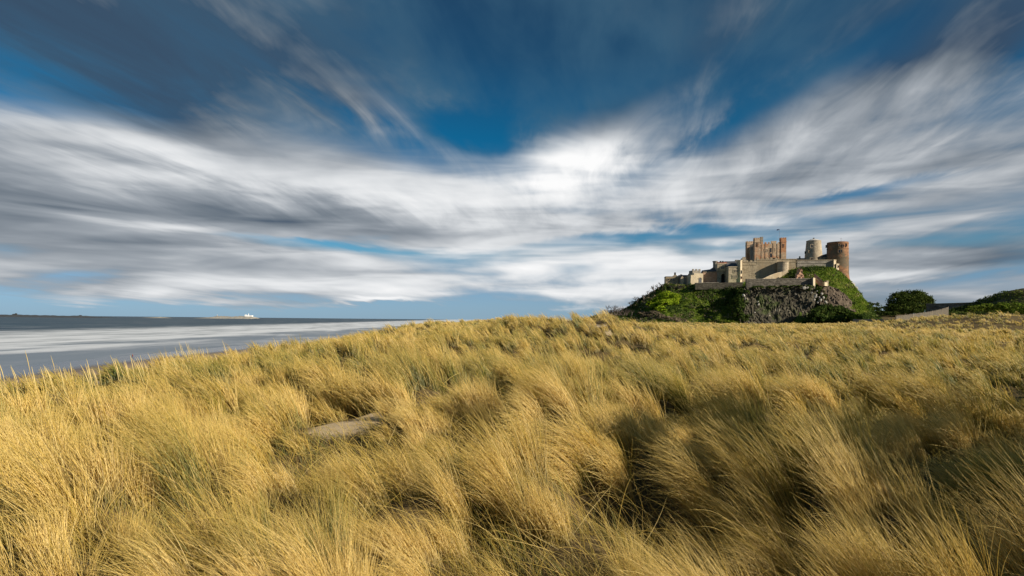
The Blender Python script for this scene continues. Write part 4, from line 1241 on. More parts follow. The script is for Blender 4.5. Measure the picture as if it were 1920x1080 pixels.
    tag(from_arrays('lawn', [tuple(p_) for p_ in P + P2], [(0, 1, 2, 3), (4, 7, 6, 5), (0, 4, 5, 1), (1, 5, 6, 2), (2, 6, 7, 3), (3, 7, 4, 0)], m), kind='structure')


build_castle()


# ------------------------------------------------------------------ vegetation
def leaf_material(name, stops):
    m, nt, out = new_mat(name)
    a = nt.nodes.new('ShaderNodeAttribute'); a.attribute_name = 'tint'
    c = ramp(E(a.outputs['Fac']), stops)
    d = nt.nodes.new('ShaderNodeBsdfDiffuse'); nt.links.new(c, d.inputs[0])
    t = nt.nodes.new('ShaderNodeBsdfTranslucent'); nt.links.new(c, t.inputs[0])
    mx = nt.nodes.new('ShaderNodeMixShader'); mx.inputs[0].default_value = 0.25
    nt.links.new(d.outputs[0], mx.inputs[1]); nt.links.new(t.outputs[0], mx.inputs[2])
    nt.links.new(mx.outputs[0], out.inputs[0])
    return m


LEAF = {'dark': leaf_material('dark_leaves', [(0, (0.018, 0.030, 0.008)), (0.5, (0.052, 0.078, 0.017)), (1, (0.11, 0.13, 0.03))]),
        'ivy': leaf_material('ivy_leaves', [(0, (0.022, 0.036, 0.012)), (0.5, (0.055, 0.092, 0.020)), (1, (0.125, 0.155, 0.04))]),
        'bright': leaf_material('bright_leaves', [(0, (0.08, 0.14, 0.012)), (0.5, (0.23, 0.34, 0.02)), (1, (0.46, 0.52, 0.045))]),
        'brown': leaf_material('brown_scrub', [(0, (0.08, 0.065, 0.045)), (0.5, (0.18, 0.145, 0.095)), (1, (0.36, 0.30, 0.20))]),
        'turf': leaf_material('rough_turf', [(0, (0.055, 0.085, 0.014)), (0.5, (0.125, 0.19, 0.02)), (1, (0.24, 0.25, 0.06))])}
BARK = plain('bark', (0.10, 0.08, 0.065), 0.9)


def cards(pts, nrm, size, tint, name, mat, parent=None):
    n = len(pts)
    t = rng.normal(0, 1, (n, 3)); nr = nrm + rng.normal(0, 0.75, (n, 3))
    nr /= np.linalg.norm(nr, axis=1)[:, None]
    a = np.cross(nr, t); a /= np.linalg.norm(a, axis=1)[:, None]; b = np.cross(nr, a)
    s = size[:, None] * rng.uniform(0.6, 1.3, (n, 1)); s2 = s * rng.uniform(0.45, 0.8, (n, 1))
    V = np.stack([pts - a * s, pts + b * s2 - a * s * 0.1, pts + a * s + nr * s * 0.2, pts - b * s2 + a * s * 0.1], 1).reshape(-1, 3)
    F = np.arange(n * 4).reshape(-1, 4)
    o = from_arrays(name, V, F, mat, parent)
    o.data.attributes.new('tint', 'FLOAT', 'FACE').data.foreach_set('value', np.clip(tint, 0, 1).astype(np.float32))
    return o


def blob_leaves(blobs, n, size, name, mat, parent=None, origin=(0, 0, 0), shade=0.0):
    """leaves through the outer part of several ellipsoids, gathered in clumps"""
    vol = np.array([b[1][0] * b[1][1] + b[1][1] * b[1][2] + b[1][0] * b[1][2] for b in blobs]); vol = vol / vol.sum()
    P, Nn, T = [], [], []
    for (c, r), f in zip(blobs, vol):
        k = max(20, int(n * f)); nc = max(6, k // 26)
        d = rng.normal(0, 1, (nc, 3)); d /= np.linalg.norm(d, axis=1)[:, None]; d[:, 2] = np.where(d[:, 2] < -0.5, -d[:, 2], d[:, 2])
        rad = rng.uniform(0.70, 1.04, nc)[:, None]
        ci = rng.integers(0, nc, k)
        cl = d * rad
        p = cl[ci] + rng.normal(0, 0.105, (k, 3)); P.append(np.array(c) + p * np.array(r)); q = p / np.array(r); q /= np.linalg.norm(q, axis=1)[:, None] + 1e-6; Nn.append(q)
        T.append(np.clip(0.5 + rng.normal(0, 0.18, nc)[ci] + rng.normal(0, 0.16, k), 0, 1))
    P = np.concatenate(P) - np.array(origin); Nn = np.concatenate(Nn); T = np.concatenate(T)
    return cards(P, Nn, np.full(len(P), size), T, name, mat, parent)


def tube(bm, a, b, r0, r1, n=5):
    d = (b - a).normalized(); x = d.orthogonal().normalized(); y = d.cross(x)
    A = [bm.verts.new(a + (x * math.cos(2 * math.pi * k / n) + y * math.sin(2 * math.pi * k / n)) * r0) for k in range(n)]
    B = [bm.verts.new(b + (x * math.cos(2 * math.pi * k / n) + y * math.sin(2 * math.pi * k / n)) * r1) for k in range(n)]
    for k in range(n): bm.faces.new((A[k], A[(k + 1) % n], B[(k + 1) % n], B[k]))


def limbs(rs, p, d, ln, r, depth, trunk, twig, spread=0.6):
    q = p + d * ln
    tube(trunk if depth > 1 else twig, p, q, r, r * 0.62, 5 if depth > 1 else 3)
    if depth == 0: return
    for k in range(rs.choice((2, 3, 3)) if depth > 1 else 3):
        nd = (d + Vector((rs.gauss(0, spread), rs.gauss(0, spread), rs.gauss(0.12, spread * 0.6)))).normalized()
        limbs(rs, p + d * ln * rs.uniform(0.65, 1.0), nd, ln * rs.uniform(0.6, 0.82), r * 0.55, depth - 1, trunk, twig, spread)


def mesh_of(bm, name, mat, parent):
    me = bpy.data.meshes.new(name); bm.to_mesh(me); bm.free()
    return link(name, me, mat, parent)


def bare_tree(base, h, seed, label, cat='tree', group=None, name='bare_tree', lean=(0, 0), stems=1, r=0.14, spread=0.55, depth=5):
    rs = random.Random(seed); t = empty(name, base); tag(t, label, cat, group)
    A, B = bmesh.new(), bmesh.new()
    for s in range(stems):
        d = Vector((lean[0] + (rs.gauss(0, 0.35) if stems > 1 else 0), lean[1] + (rs.gauss(0, 0.3) if stems > 1 else 0), 1)).normalized()
        p = Vector((rs.gauss(0, 0.12 * stems), rs.gauss(0, 0.1 * stems), -0.3)) if stems > 1 else Vector((0, 0, -0.3))
        limbs(rs, p, d, h * 0.30, r, depth, A, B, spread)
    mesh_of(A, 'trunk', BARK, t); mesh_of(B, 'twigs', BARK, t)
    return t


def leafy(base, blobs, n, size, kind, label, cat, name, group=None, seed=1, part='foliage', trunk_h=1.5, r=0.22):
    """blobs in world coordinates; stems rise from the base into each of them"""
    t = empty(name, base); tag(t, label, cat, group)
    blob_leaves(blobs, n, size, part, LEAF[kind], t, base)
    bm = bmesh.new(); rs = random.Random(seed)
    b0 = Vector(base)
    root = Vector((0, 0, -0.4)); fork = Vector((0, 0, trunk_h))
    tube(bm, root, fork, r, r * 0.8, 7)
    for c, rr in blobs:
        e = Vector(c) - b0; mid = fork.lerp(e, 0.55) + Vector((rs.gauss(0, .2), rs.gauss(0, .2), 0.1))
        tube(bm, fork, mid, r * 0.6, r * 0.4); tube(bm, mid, e, r * 0.4, r * 0.2)
        for _ in range(3): tube(bm, e, e + Vector((rs.gauss(0, rr[0] * .5), rs.gauss(0, rr[1] * .5), rs.uniform(0, rr[2] * .7))), r * 0.2, r * 0.08, 4)
    mesh_of(bm, 'trunk' if trunk_h > 1 else 'stem', BARK, t)
    return t


def hill_at(px, py):
    """index of the hill point that shows at a photo pixel (front rows only)"""
    q = np.array([list(EYE)]); W = HW[:, 5:54]
    d = W - np.array(EYE)
    # camera coordinates
    X = d[..., 0] * cr + d[..., 2] * sr; Zz = -d[..., 0] * sr + d[..., 2] * cr; Yd = d[..., 1]
    ex = CX + X / Yd * FPX - px; ey = CY - Zz / Yd * FPX - py
    k = np.argmin(ex ** 2 + ey ** 2); i, j = np.unravel_index(k, ex.shape)
    return Vector(W[i, j])


def px_of(W):
    d = W - np.array(EYE)
    X = d[..., 0] * cr + d[..., 2] * sr; Zz = -d[..., 0] * sr + d[..., 2] * cr
    return CX + X / d[..., 1] * FPX, CY - Zz / d[..., 1] * FPX


def build_undergrowth():
    """rough cover over the rock: ivy and turf in one mass nobody could count"""
    W = HW; nc, nr = W.shape[:2]
    # area weights per cell on the front rows
    a = W[1:, :-1] - W[:-1, :-1]; b = W[:-1, 1:] - W[:-1, :-1]
    nrm = np.cross(a, b); ar = np.linalg.norm(nrm, axis=2); nrm = nrm / (ar[..., None] + 1e-9)
    ar[:, 54:] = 0
    pr = (ar / ar.sum()).ravel()
    for name, n, size, mat, seed, lo, hi in (('hill_turf_growth', 52000, 0.30, 'turf', 501, 0.50, 1.1), ('hill_ivy', 60000, 0.36, 'ivy', 503, -0.1, 0.54), ('hill_scrub', 14000, 0.34, 'brown', 507, 0.60, 1.1)):
        k = rng.choice(len(pr), int(n * 1.9), p=pr)
        i, j = np.unravel_index(k, ar.shape)
        s, t = rng.uniform(0, 1, (2, len(k)))
        P = W[i, j] + a[i, j] * s[:, None] + b[i, j] * t[:, None]
        N = nrm[i, j]; N[N[:, 1] > 0] *= -1
        px, py = px_of(P)
        g = fbm(px / 16.0, py / 9.0, seed if mat == 'brown' else 501, 3)
        # the mound below the windmill is turf, the shaded bank on the left mostly ivy
        bias = 0.30 * ss(1530, 1570, px) * ss(600, 560, py) + 0.07 * ss(1330, 1290, px) + 0.34 * ss(1290, 1330, px) * ss(1395, 1375, px) * ss(572, 590, py)
        if mat == 'brown':
            bias = 0.34 * ss(1252, 1215, px) * ss(0, 14, 14 - np.abs(py - (533 + (1247 - px) * 0.62)) + 8) + 0.20 * ss(1236, 1256, px) * ss(1304, 1290, px) * ss(552, 544, py) + 0.14 * ss(1300, 1260, px) * ss(588, 598, py) - 0.12 * ss(1400, 1440, px)
        g = g + bias
        ok = (g > lo) & (g < hi)
        ok &= ~((px > 1392) & (px < 1524) & (py > 540) & (py < 600) & (rng.uniform(0, 1, len(px)) > 0.05))
        ok &= ~((px > 1538) & (px < 1598) & (py > 537 + (px - 1538) * 0.45) & (py < 574) & (rng.uniform(0, 1, len(px)) > 0.08))
        P, N, px, py = P[ok], N[ok], px[ok], py[ok]
        h = rng.uniform(0, 1, len(P)) ** 2 * (1.1 if mat != 'turf' else 0.5) * fbm(px / 5.0, py / 4.0, 601, 2) * 1.6
        P = P + N * h[:, None] + np.array((0, 0, 0.1))
        tint = 0.5 + 1.3 * (fbm(px / 7, py / 5, 611, 3) - 0.5) + rng.normal(0, 0.14, len(P))
        o = cards(P, N, np.full(len(P), size), tint, name, LEAF[mat])
        o['kind'] = 'stuff'
        o['label'] = {'turf': 'rough green turf on the castle rock', 'ivy': 'dark ivy trailing over the castle rock', 'brown': 'brown winter scrub on the castle slope'}[mat]
        o['category'] = {'turf': 'turf', 'ivy': 'ivy', 'brown': 'scrub'}[mat]


build_undergrowth()


def bush_blobs(spec, dy=0.0):
    """spec: (px, py, rx_px, ry_px) -> ellipsoids sitting on the hill face or at forward distance"""
    out = []
    for px, py, rx, ry, Y in spec:
        c = hill_at(px, py) if Y is None else at(px, py, Y)
        k = c.y / FPX
        out.append(((c.x, c.y + dy, c.z), (rx * k, max(rx, ry) * k * 0.8, ry * k)))
    return out


def base_of(blobs, drop=1.0):
    cx = np.mean([b[0][0] for b in blobs]); cy = np.mean([b[0][1] for b in blobs]); z = min(b[0][2] - b[1][2] for b in blobs)
    return (cx, cy, z)


def build_plants():
    # bright bush on the left slope
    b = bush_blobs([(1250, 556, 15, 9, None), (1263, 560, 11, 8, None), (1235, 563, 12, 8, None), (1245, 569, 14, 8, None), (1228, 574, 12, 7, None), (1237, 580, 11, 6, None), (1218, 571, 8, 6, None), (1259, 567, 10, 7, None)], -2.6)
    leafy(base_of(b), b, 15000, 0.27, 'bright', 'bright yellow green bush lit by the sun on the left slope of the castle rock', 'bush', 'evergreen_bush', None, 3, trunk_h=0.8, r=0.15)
    b = bush_blobs([(1212, 592, 12, 6, None), (1224, 590, 12, 7, None), (1236, 595, 10, 6, None), (1204, 588, 8, 4, None)], -1.5)
    leafy(base_of(b), b, 3500, 0.30, 'brown', 'pale brown winter shrub at the foot of the bright green bush', 'shrub', 'winter_shrub', 'winter shrubs at the foot of the castle rock', 5, trunk_h=0.6, r=0.08)
    b = bush_blobs([(1250, 599, 12, 6, None), (1262, 601, 12, 6, None), (1276, 602, 10, 5, None)], -1.5)
    leafy(base_of(b), b, 2600, 0.28, 'brown', 'greyish winter shrub where the dune grass meets the green bank', 'shrub', 'winter_shrub', 'winter shrubs at the foot of the castle rock', 6, trunk_h=0.6, r=0.08)
    # ivy hanging over the left edge of the cliff
    b = bush_blobs([(1388, 546, 9, 5, 277), (1386, 558, 8, 9, 276), (1389, 574, 7, 10, 275), (1384, 590, 9, 11, 274), (1394, 598, 10, 9, 272), (1399, 549, 7, 4, 275), (1378, 570, 9, 12, 279)])
    leafy(base_of(b), b, 6500, 0.30, 'ivy', 'dark ivy curtain hanging down the left edge of the cliff', 'ivy', 'ivy_curtain', None, 14, trunk_h=0.7, r=0.1)
    b = bush_blobs([(1420, 538.5, 12, 2.6, 276.5), (1446, 539, 12, 2.6, 276.5), (1470, 538, 10, 2.4, 276.5), (1492, 537.5, 12, 3.0, 276.5), (1516, 541, 9, 6, 275), (1536, 545, 8, 8, 276), (1545, 560, 6, 8, 276)])
    leafy(base_of(b), b, 4200, 0.27, 'ivy', 'strip of green growth along the cliff top under the rampart wall', 'ivy', 'ivy_strip', None, 15, trunk_h=0.4, r=0.06)
    # dark bush at the cliff foot
    b = bush_blobs([(1533, 590, 15, 14, 266), (1550, 586, 16, 15, 267), (1568, 587, 16, 13, 267), (1583, 590, 14, 11, 266), (1540, 600, 18, 9, 264), (1575, 599, 17, 8, 264), (1557, 600, 16, 9, 263), (1522, 597, 8, 8, 267)])
    leafy(base_of(b), b, 13000, 0.33, 'ivy', 'large dark green bush covering the right foot of the cliff', 'bush', 'evergreen_bush', None, 7, trunk_h=0.9, r=0.16)
    b = bush_blobs([(1600, 594, 10, 7, 262), (1609, 597, 8, 6, 261)])
    leafy(base_of(b), b, 1800, 0.3, 'turf', 'small olive bush right of the big dark bush below the red tower', 'bush', 'evergreen_bush', None, 8, trunk_h=0.5, r=0.1)
    # bushes of the low ground right of the castle
    b = bush_blobs([(1622, 574, 16, 9, 300), (1640, 576, 16, 8, 300), (1610, 582, 12, 8, 296), (1632, 584, 18, 8, 294), (1655, 583, 14, 8, 294), (1625, 591, 16, 7, 292), (1645, 590, 16, 7, 292), (1665, 588, 14, 8, 292)])
    leafy(base_of(b), b, 5000, 0.36, 'dark', 'low dark thicket between the castle rock and the round tree', 'thicket', 'dark_thicket', None, 9, trunk_h=0.7, r=0.12)
    b = bush_blobs([(1690, 566, 24, 17, 250), (1712, 561, 26, 16, 250), (1733, 569, 17, 15, 249), (1700, 581, 30, 14, 248), (1725, 584, 24, 13, 248), (1676, 582, 18, 13, 249), (1715, 571, 30, 18, 252)])
    leafy(base_of(b), b, 28000, 0.30, 'dark', 'round dense dark green tree right of the castle behind the pale fence', 'tree', 'round_tree', None, 10, 'crown', 2.0, 0.4)
    b = bush_blobs([(1664, 590, 12, 6, 235), (1680, 589, 9, 4, 230)])
    leafy(base_of(b), b, 1600, 0.26, 'dark', 'small dark bush in front of the round tree at the left end of the fence', 'bush', 'evergreen_bush', None, 12, trunk_h=0.4, r=0.08)
    for k, (spec, lab) in enumerate((([(1829, 580, 13, 7, 150), (1818, 583, 8, 5, 149)], 'leftmost green shrub of the row beside the fence end'),
                                     ([(1850, 577, 13, 7, 146), (1860, 582, 12, 7, 145)], 'green shrub second from the left in the row under the dark hill'),
                                     ([(1878, 576, 14, 8, 142), (1890, 583, 12, 7, 141)], 'green shrub third from the left in the row under the dark hill'),
                                     ([(1910, 577, 16, 10, 138), (1925, 584, 16, 8, 137), (1903, 586, 12, 6, 137)], 'green shrub of the row cut by the right edge of the photo'))):
        b = bush_blobs(spec)
        leafy(base_of(b), b, 2600, 0.16, 'turf', lab, 'shrub', 'green_shrub', 'row of green shrubs under the dark hill', 20 + k, trunk_h=0.4, r=0.06)
    # thorn bushes added out of view on the sunny side to shade the near tussocks
    for k, (x, y, h, lab) in enumerate(((8.8, 1.0, 3.2, 'added unseen thorn bush shading the dune close beside the viewer'), (10.8, 3.8, 4.5, 'added unseen open thorn bush second along the right dune from the viewer'), (13.8, 6.8, 4.3, 'added unseen broad thorn bush in the middle of the right dune'),
                                        (17.8, 10.6, 4.4, 'added unseen tall thorn bush farthest along the right dune'), (13.2, 1.6, 5.2, 'added unseen rounded thorn tree behind the others on the right dune'), (7.4, 3.1, 2.7, 'added unseen lowest thorn bush at the front of the right dune'))):
        z = float(H(x, y))
        bl = [((x + dx * h, y + dy * h, z + h * f), (h * 0.30, h * 0.28, h * 0.2)) for dx, dy, f in ((0, 0, .8), (-.22, .1, .62), (.2, .12, .6), (-.05, -.2, .6), (.05, .05, .38))]
        leafy((x, y, z), bl, 5200, 0.05, 'turf', lab, 'bush', 'added_shade_bush', 'added unseen thorn bushes shading the right foreground', 30 + k, trunk_h=h * 0.25, r=0.07)
    # bare trees up the left slope
    for k, (px, py, h, lab) in enumerate(((1186, 573, 3.6, 'lowest bare tree on the skyline of the left castle slope'), (1196, 567, 4.4, 'bare tree second from the bottom of the left castle slope'), (1208, 560, 3.6, 'thin bare tree in the middle of the left castle slope'),
                                          (1218, 553, 4.0, 'bare tree just above the middle of the left castle slope'), (1228, 547, 4.2, 'bare tree second from the end house on the left slope'), (1237, 541, 3.8, 'bare tree next below the end house'), (1244, 536, 3.4, 'topmost bare tree touching the left wall of the end house'))):
        p = hill_at(px, py + 4)
        bare_tree(p, h * 1.5, 40 + k, lab, 'tree', 'bare trees up the left castle slope', lean=(-0.3, 0), r=0.36, depth=5)
    p = at(1158, 588, 262)
    for k, (px, Y, h, lab) in enumerate(((1145, 236, 2.6, 'bare leafless bush rising left behind the grass crest'), (1157, 240, 4.2, 'tall bare leafless bush in the dip between the dune crest and the castle slope'), (1170, 244, 3.0, 'bare leafless bush closest to the foot of the castle slope'))):
        bare_tree(at(px, 590, Y), h * 1.35, 60 + k, lab, 'bush', 'bare bushes between dune and castle slope', 'bare_bush', stems=10, r=0.17, spread=0.5, depth=4)
    for k, (px, py) in enumerate(((1258, 540), (1270, 541), (1283, 540))):
        bare_tree(hill_at(px, py), 2.6, 80 + k, ('brown bare thicket under the windows of the end house', 'brown bare thicket under the chimney of the end house', 'brown bare thicket under the roofed range')[k], 'bush', 'brown thickets below the end house', 'bare_bush', stems=10, r=0.17, spread=0.5, depth=4)


build_plants()


# ------------------------------------------------------------------ low ground on the right
def build_right():
    # dark dune hill
    n = 70
    c = at(1925, 585, 190)
    X, Y = np.meshgrid(np.linspace(-26, 40, n), np.linspace(-26, 40, n), indexing='ij')
    Z = 9.8 * np.exp(-(np.abs((X - 6) / 19.0)) ** 2.6 - (Y / 20.0) ** 2) + 0.9 * (fbm(X / 5, Y / 5, 801, 3) - 0.5) - 2.2
    V = np.stack([X + c.x, Y + c.y, Z + c.z + 0.6], -1)
    i, j = np.meshgrid(np.arange(n - 1), np.arange(n - 1), indexing='ij')
    F = np.stack([i * n + j, (i + 1) * n + j, (i + 1) * n + j + 1, i * n + j + 1], -1).reshape(-1, 4)
    m, nt, out = new_mat('scrubby_hill'); q = noise(objco(nt), 0.5, 5, 0.65)
    principled(nt, out, ramp(q, [(0.35, (0.05, 0.045, 0.02)), (0.6, (0.14, 0.115, 0.05))]), 0.95, 0.1, q, 0.8, 0.4)
    tag(from_arrays('scrub_hill', V.reshape(-1, 3), F, m, smooth=True), kind='structure')
    P = V.reshape(-1, 3); k = rng.integers(0, len(P), 26000)
    P = P[k] + rng.uniform(-0.5, 0.5, (len(k), 3)) * np.array((1, 1, 0))
    zr = P[:, 2] - (c.z - 1.6); g = fbm(P[:, 0] / 6, P[:, 1] / 6, 811, 3)
    ok = (g > 0.36) & (zr > 0.4) & (zr < 8.2 + 2.5 * (g - 0.5)); P = P[ok]
    P[:, 2] += rng.uniform(0, 0.9, len(P)) * g[ok] * 1.6
    o = cards(P, np.tile(np.array((0, -0.5, 0.8)), (len(P), 1)), np.full(len(P), 0.30), 0.45 + 1.2 * (fbm(P[:, 0] / 3, P[:, 1] / 3, 815, 2) - 0.5) + rng.normal(0, .15, len(P)), 'hill_thicket', LEAF['dark'])
    tag(o, 'dark evergreen scrub over the hill at the right edge', 'scrub', kind='stuff')
    # estate wall
    p0, p1 = at(1738, 569.5, 232), at(1862, 571.5, 205)
    d = (p1 - p0); d.z = 0; ln = d.length; an = math.atan2(d.y, d.x)
    t = empty('field_wall', (p0.x, p0.y, p0.z - 7.4), an); tag(t, 'long dark stone field wall behind the right end of the fence', 'wall')
    for nm, bx_, mt in (('wall', (0, ln, -0.3, 0.3, 0, 7.2), 'dark'), ('coping', (-0.05, ln + 0.05, -0.4, 0.4, 7.2, 7.4), 'buff')):
        q = Mesh().box(*bx_); bmesh.ops.recalc_face_normals(q.bm, faces=q.bm.faces); mesh_of(q.bm, nm, M[mt], t)
    p0, p1 = at(1600, 598.2, 228), at(1682, 597.4, 215)
    d = (p1 - p0); d.z = 0; ln = d.length; an = math.atan2(d.y, d.x)
    t = empty('low_wall', (p0.x, p0.y, p0.z - 3.5), an); tag(t, 'low grey wall running to the left end of the pale fence', 'wall')
    for nm, bx_, mt in (('wall', (0, ln, -0.25, 0.25, 0, 3.35), 'grey'), ('coping', (-0.05, ln + 0.05, -0.32, 0.32, 3.35, 3.5), 'grey')):
        q = Mesh().box(*bx_); bmesh.ops.recalc_face_normals(q.bm, faces=q.bm.faces); mesh_of(q.bm, nm, M[mt], t)
    # paling fence
    top = [(1680, 592.6, 152), (1700, 590.2, 158), (1720, 587.6, 164), (1740, 584.8, 171), (1760, 581.0, 178), (1772, 577.6, 184), (1778.5, 575.4, 188)]
    pts = [at(*q) for q in top]
    base = pts[0] - Vector((0, 0, 1.5))
    t = empty('paling_fence', base); tag(t, 'weathered pale wooden paling fence rising to the right over the grass', 'fence')
    me = None
    cum = [0]
    for a, b in zip(pts[:-1], pts[1:]): cum.append(cum[-1] + (b - a).length)
    nP = 150

    def along(s):
        k = max(0, min(len(cum) - 2, int(np.searchsorted(cum, s)) - 1)); f = (s - cum[k]) / (cum[k + 1] - cum[k])
        return pts[k].lerp(pts[k + 1], f), (pts[k + 1] - pts[k])
    q = Mesh().box(-0.13, 0.13, -0.015, 0.015, -1.0, 1.75); q.poly([(-0.13, -0.015, 1.75), (0.13, -0.015, 1.75), (0.13, 0.015, 1.75), (-0.13, 0.015, 1.75), (0, 0, 1.86)], [(0, 1, 4), (1, 2, 4), (2, 3, 4), (3, 0, 4)])
    bmesh.ops.recalc_face_normals(q.bm, faces=q.bm.faces)
    me = bpy.data.meshes.new('paling'); q.bm.to_mesh(me); q.bm.free(); me.materials.append(M['wood'])
    rs = random.Random(9)
    for k in range(nP):
        p, d = along(cum[-1] * (k + 0.5) / nP)
        o = link('paling', me, None, t)
        o.location = p - base - Vector((0, 0, 1.8 + rs.uniform(-0.06, 0.06))); o.rotation_euler = (rs.gauss(0, .015), rs.gauss(0, .03), math.atan2(d.y, d.x)); o.scale = (0.85, 1, 1)
    for off in (0.5, 1.3):
        bm = bmesh.new()
        for a, b in zip(pts[:-1], pts[1:]):
            tube(bm, a - base + Vector((0, 0.06, off - 1.8)), b - base + Vector((0, 0.06, off - 1.8)), 0.045, 0.045, 4)
        mesh_of(bm, 'rail', M['wood'], t)
    q = Mesh().box(-0.06, 0.06, -0.06, 0.06, -0.4, 1.95); bmesh.ops.recalc_face_normals(q.bm, faces=q.bm.faces)
    me = bpy.data.meshes.new('post'); q.bm.to_mesh(me); q.bm.free(); me.materials.append(M['wood'])
    for k in range(14):
        p, d = along(cum[-1] * (k + 0.01) / 13.0 if k < 13 else cum[-1])
        o = link('post', me, None, t); o.location = p - base + Vector((0, 0.12, -1.8))


build_right()


# ------------------------------------------------------------------ islands and lighthouse
def build_islands():
    m = plain('island_rock', (0.055, 0.06, 0.065), 0.9); m2 = plain('island_pale_rock', (0.30, 0.28, 0.24), 0.9)

    def island(px0, px1, Y, profile, mat, depth):
        n = 60; V = []
        A = at(px0, 595, Y); B = at(px1, 595, Y)
        for q in range(n + 1):
            f = q / n; px = px0 + (px1 - px0) * f
            h = np.interp(px, [a for a, _ in profile], [b for _, b in profile]) * (0.8 + 0.4 * vnoise(np.array([q * 0.7]), np.array([px0]), 3)[0])
            x = A.x + (B.x - A.x) * f
            zt = SEA_Z + max(0.2, h)
            for dy, z in ((-depth * 0.5, SEA_Z - 3), (-depth * 0.38, SEA_Z + 0.55 * (zt - SEA_Z)), (0, zt), (depth * 0.38, SEA_Z + 0.5 * (zt - SEA_Z)), (depth * 0.5, SEA_Z - 3)):
                V.append((x, Y + dy, z))
        F = [(q * 5 + r, (q + 1) * 5 + r, (q + 1) * 5 + r + 1, q * 5 + r + 1) for q in range(n) for r in range(4)]
        o = from_arrays('island', V, F, mat); tag(o, kind='structure'); return o
    island(-60, 172, 5200, [(-60, 20), (20, 22), (60, 18), (90, 20), (110, 14), (150, 18), (165, 14), (172, 2)], m, 300)
    island(175, 215, 5600, [(175, 1), (190, 9), (215, 1)], m, 120)
    island(270, 325, 6500, [(270, 1), (300, 13), (325, 1)], m2, 120)
    island(372, 480, 7000, [(372, 3), (392, 14), (402, 24), (410, 27), (440, 28), (455, 30), (472, 32), (478, 26), (480, 4)], m2, 260)

    def house(name, label, cat, base, build):
        t = empty(name, base); tag(t, label, cat); build(t); return t

    def part(t, name, mesh, mat, parent=None):
        bmesh.ops.recalc_face_normals(mesh.bm, faces=mesh.bm.faces); return mesh_of(mesh.bm, name, M[mat], parent or t)
    s = 7000 / FPX                                                      # metres per photo pixel out there
    b = at(466, 594, 6990); b.z = SEA_Z + 26

    def lh(t):
        part(t, 'tower', Mesh().rings(0, 0, [(0.62 * s, 0), (0.5 * s, 4.6 * s)], 20), 'white')
        part(t, 'gallery', Mesh().rings(0, 0, [(0.75 * s, 4.6 * s), (0.75 * s, 4.8 * s)], 20), 'white')
        part(t, 'lantern', Mesh().rings(0, 0, [(0.42 * s, 4.8 * s), (0.42 * s, 5.5 * s), (0.05 * s, 6.0 * s)], 16), 'white')
    house('lighthouse', 'tiny white lighthouse tower on the distant island', 'lighthouse', b, lh)
    b2 = at(466.5, 594, 6975); b2.z = SEA_Z + 26

    def kp(t):
        w = part(t, 'wall', Mesh().box(-6.6 * s, -0.8 * s, -20, 20, 0, 2.6 * s), 'white'); part(t, 'roof', Mesh().gable(-6.6 * s, -4.4 * s, -20, 20, 2.6 * s + 0.1, 1.0 * s, 'w', 1), 'white', w)
        part(t, 'wall', Mesh().box(-0.8 * s, 7.0 * s, -20, 20, 0, 2.3 * s), 'white')
    house('keeper_cottages', 'long white keepers cottages below the distant lighthouse', 'cottages', b2, kp)
    b3 = at(407.3, 594, 6990); b3.z = SEA_Z + 22

    def bc(t):
        part(t, 'tower', Mesh().rings(0, 0, [(0.55 * s, 0), (0.4 * s, 3.3 * s)], 14), 'pale'); part(t, 'top_cap', Mesh().rings(0, 0, [(0.5 * s, 3.3 * s), (0.1 * s, 3.9 * s)], 14), 'white')
    house('beacon_tower', 'slim pale beacon tower at the left end of the distant island', 'tower', b3, bc)
    s2 = 5200 / FPX; b4 = at(28, 591, 5200); b4.z = SEA_Z + 18

    def ch(t):
        part(t, 'wall', Mesh().box(-3.2 * s2, 3 * s2, -12, 12, 0, 1.3 * s2), 'black'); part(t, 'tower', Mesh().box(1.2 * s2, 2.8 * s2, -8, 8, 1.3 * s2 + 0.05, 3.2 * s2), 'black')
        part(t, 'roof', Mesh().gable(-3.2 * s2, 0.6 * s2, -12, 12, 1.3 * s2 + 0.1, 0.9 * s2), 'slate')
    house('island_chapel', 'dark chapel and tower on the low island far left', 'chapel', b4, ch)
    b5 = at(151, 591, 5200); b5.z = SEA_Z + 16
    def hut(t):
        part(t, 'wall', Mesh().box(-1.6 * s2, 1.6 * s2, -8, 8, 0, 0.9 * s2), 'black'); part(t, 'roof', Mesh().gable(-1.6 * s2, 1.6 * s2, -8, 8, 0.9 * s2 + .1, 0.6 * s2), 'slate')
    house('island_hut', 'dark hut near the right end of the low island far left', 'hut', b5, hut)


build_islands()


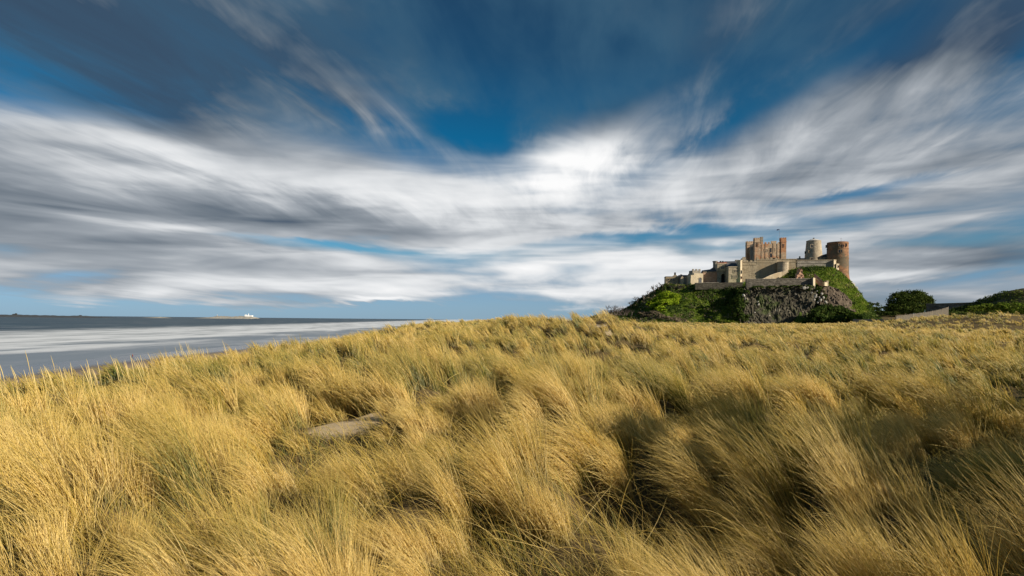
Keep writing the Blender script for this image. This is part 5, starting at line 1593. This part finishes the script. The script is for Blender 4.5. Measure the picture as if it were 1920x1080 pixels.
# ------------------------------------------------------------------ walker on the wet sand
def build_person():
    Y = 214.0; p = at(248.6, 672, Y); gz = max(-12.0 + (p.x + 42.0) * (2.0 / 110.0), SEA_Z)
    t = empty('person', (p.x, Y, gz), R(150)); tag(t, 'person in a reddish jacket and dark hat walking on the wet sand', 'person')
    J = {'pelvis': (0, 0, 0.95, 0.14), 'waist': (0, 0.01, 1.10, 0.125), 'chest': (0, 0.02, 1.32, 0.155), 'neck': (0, 0.03, 1.50, 0.06), 'head0': (0, 0.045, 1.585, 0.075), 'head1': (0, 0.05, 1.67, 0.09), 'crown': (0, 0.045, 1.75, 0.06),
         'hipL': (0.10, 0, 0.90, 0.105), 'kneeL': (0.11, 0.16, 0.50, 0.065), 'ankleL': (0.11, 0.10, 0.09, 0.042), 'toeL': (0.12, 0.27, 0.035, 0.035),
         'hipR': (-0.10, 0, 0.90, 0.105), 'kneeR': (-0.10, -0.05, 0.49, 0.065), 'ankleR': (-0.10, -0.27, 0.12, 0.042), 'toeR': (-0.11, -0.12, 0.035, 0.035),
         'shL': (0.19, 0.02, 1.42, 0.075), 'elL': (0.26, -0.09, 1.14, 0.05), 'haL': (0.27, 0.04, 0.90, 0.035),
         'shR': (-0.19, 0.02, 1.42, 0.075), 'elR': (-0.25, 0.04, 1.13, 0.05), 'haR': (-0.25, 0.20, 0.93, 0.035)}
    names = list(J); idx = {k: i for i, k in enumerate(names)}
    Ed = [('pelvis', 'waist'), ('waist', 'chest'), ('chest', 'neck'), ('neck', 'head0'), ('head0', 'head1'), ('head1', 'crown'), ('pelvis', 'hipL'), ('hipL', 'kneeL'), ('kneeL', 'ankleL'), ('ankleL', 'toeL'),
          ('pelvis', 'hipR'), ('hipR', 'kneeR'), ('kneeR', 'ankleR'), ('ankleR', 'toeR'), ('chest', 'shL'), ('shL', 'elL'), ('elL', 'haL'), ('chest', 'shR'), ('shR', 'elR'), ('elR', 'haR')]
    me = bpy.data.meshes.new('body'); me.from_pydata([J[k][:3] for k in names], [(idx[a], idx[b]) for a, b in Ed], [])
    m, nt, out = new_mat('walking_clothes')
    tc = nt.nodes.new('ShaderNodeTexCoord'); s_ = nt.nodes.new('ShaderNodeSeparateXYZ'); nt.links.new(tc.outputs['Object'], s_.inputs[0]); z = E(s_.outputs[2])
    c = ramp(z / 2.0, [(0.0, (0.02, 0.02, 0.025)), (0.05, (0.05, 0.05, 0.07)), (0.44, (0.28, 0.07, 0.05)), (0.75, (0.55, 0.36, 0.27))], 'CONSTANT')
    principled(nt, out, c, 0.8)
    o = link('body', me, m, t)
    md = o.modifiers.new('skin', 'SKIN')
    for k, v in zip(names, me.skin_vertices[0].data): v.radius = (J[k][3], J[k][3]); v.use_root = (k == 'pelvis')
    o.modifiers.new('sub', 'SUBSURF').levels = 1; o.modifiers['sub'].render_levels = 1
    bm = bmesh.new()
    bmesh.ops.create_uvsphere(bm, u_segments=14, v_segments=8, radius=0.112)
    for v in bm.verts: v.co = Vector((v.co.x, v.co.y * 1.1 + 0.035, max(v.co.z, -0.01) + 1.70))
    mesh_of(bm, 'hat', M['black'], t)


build_person()
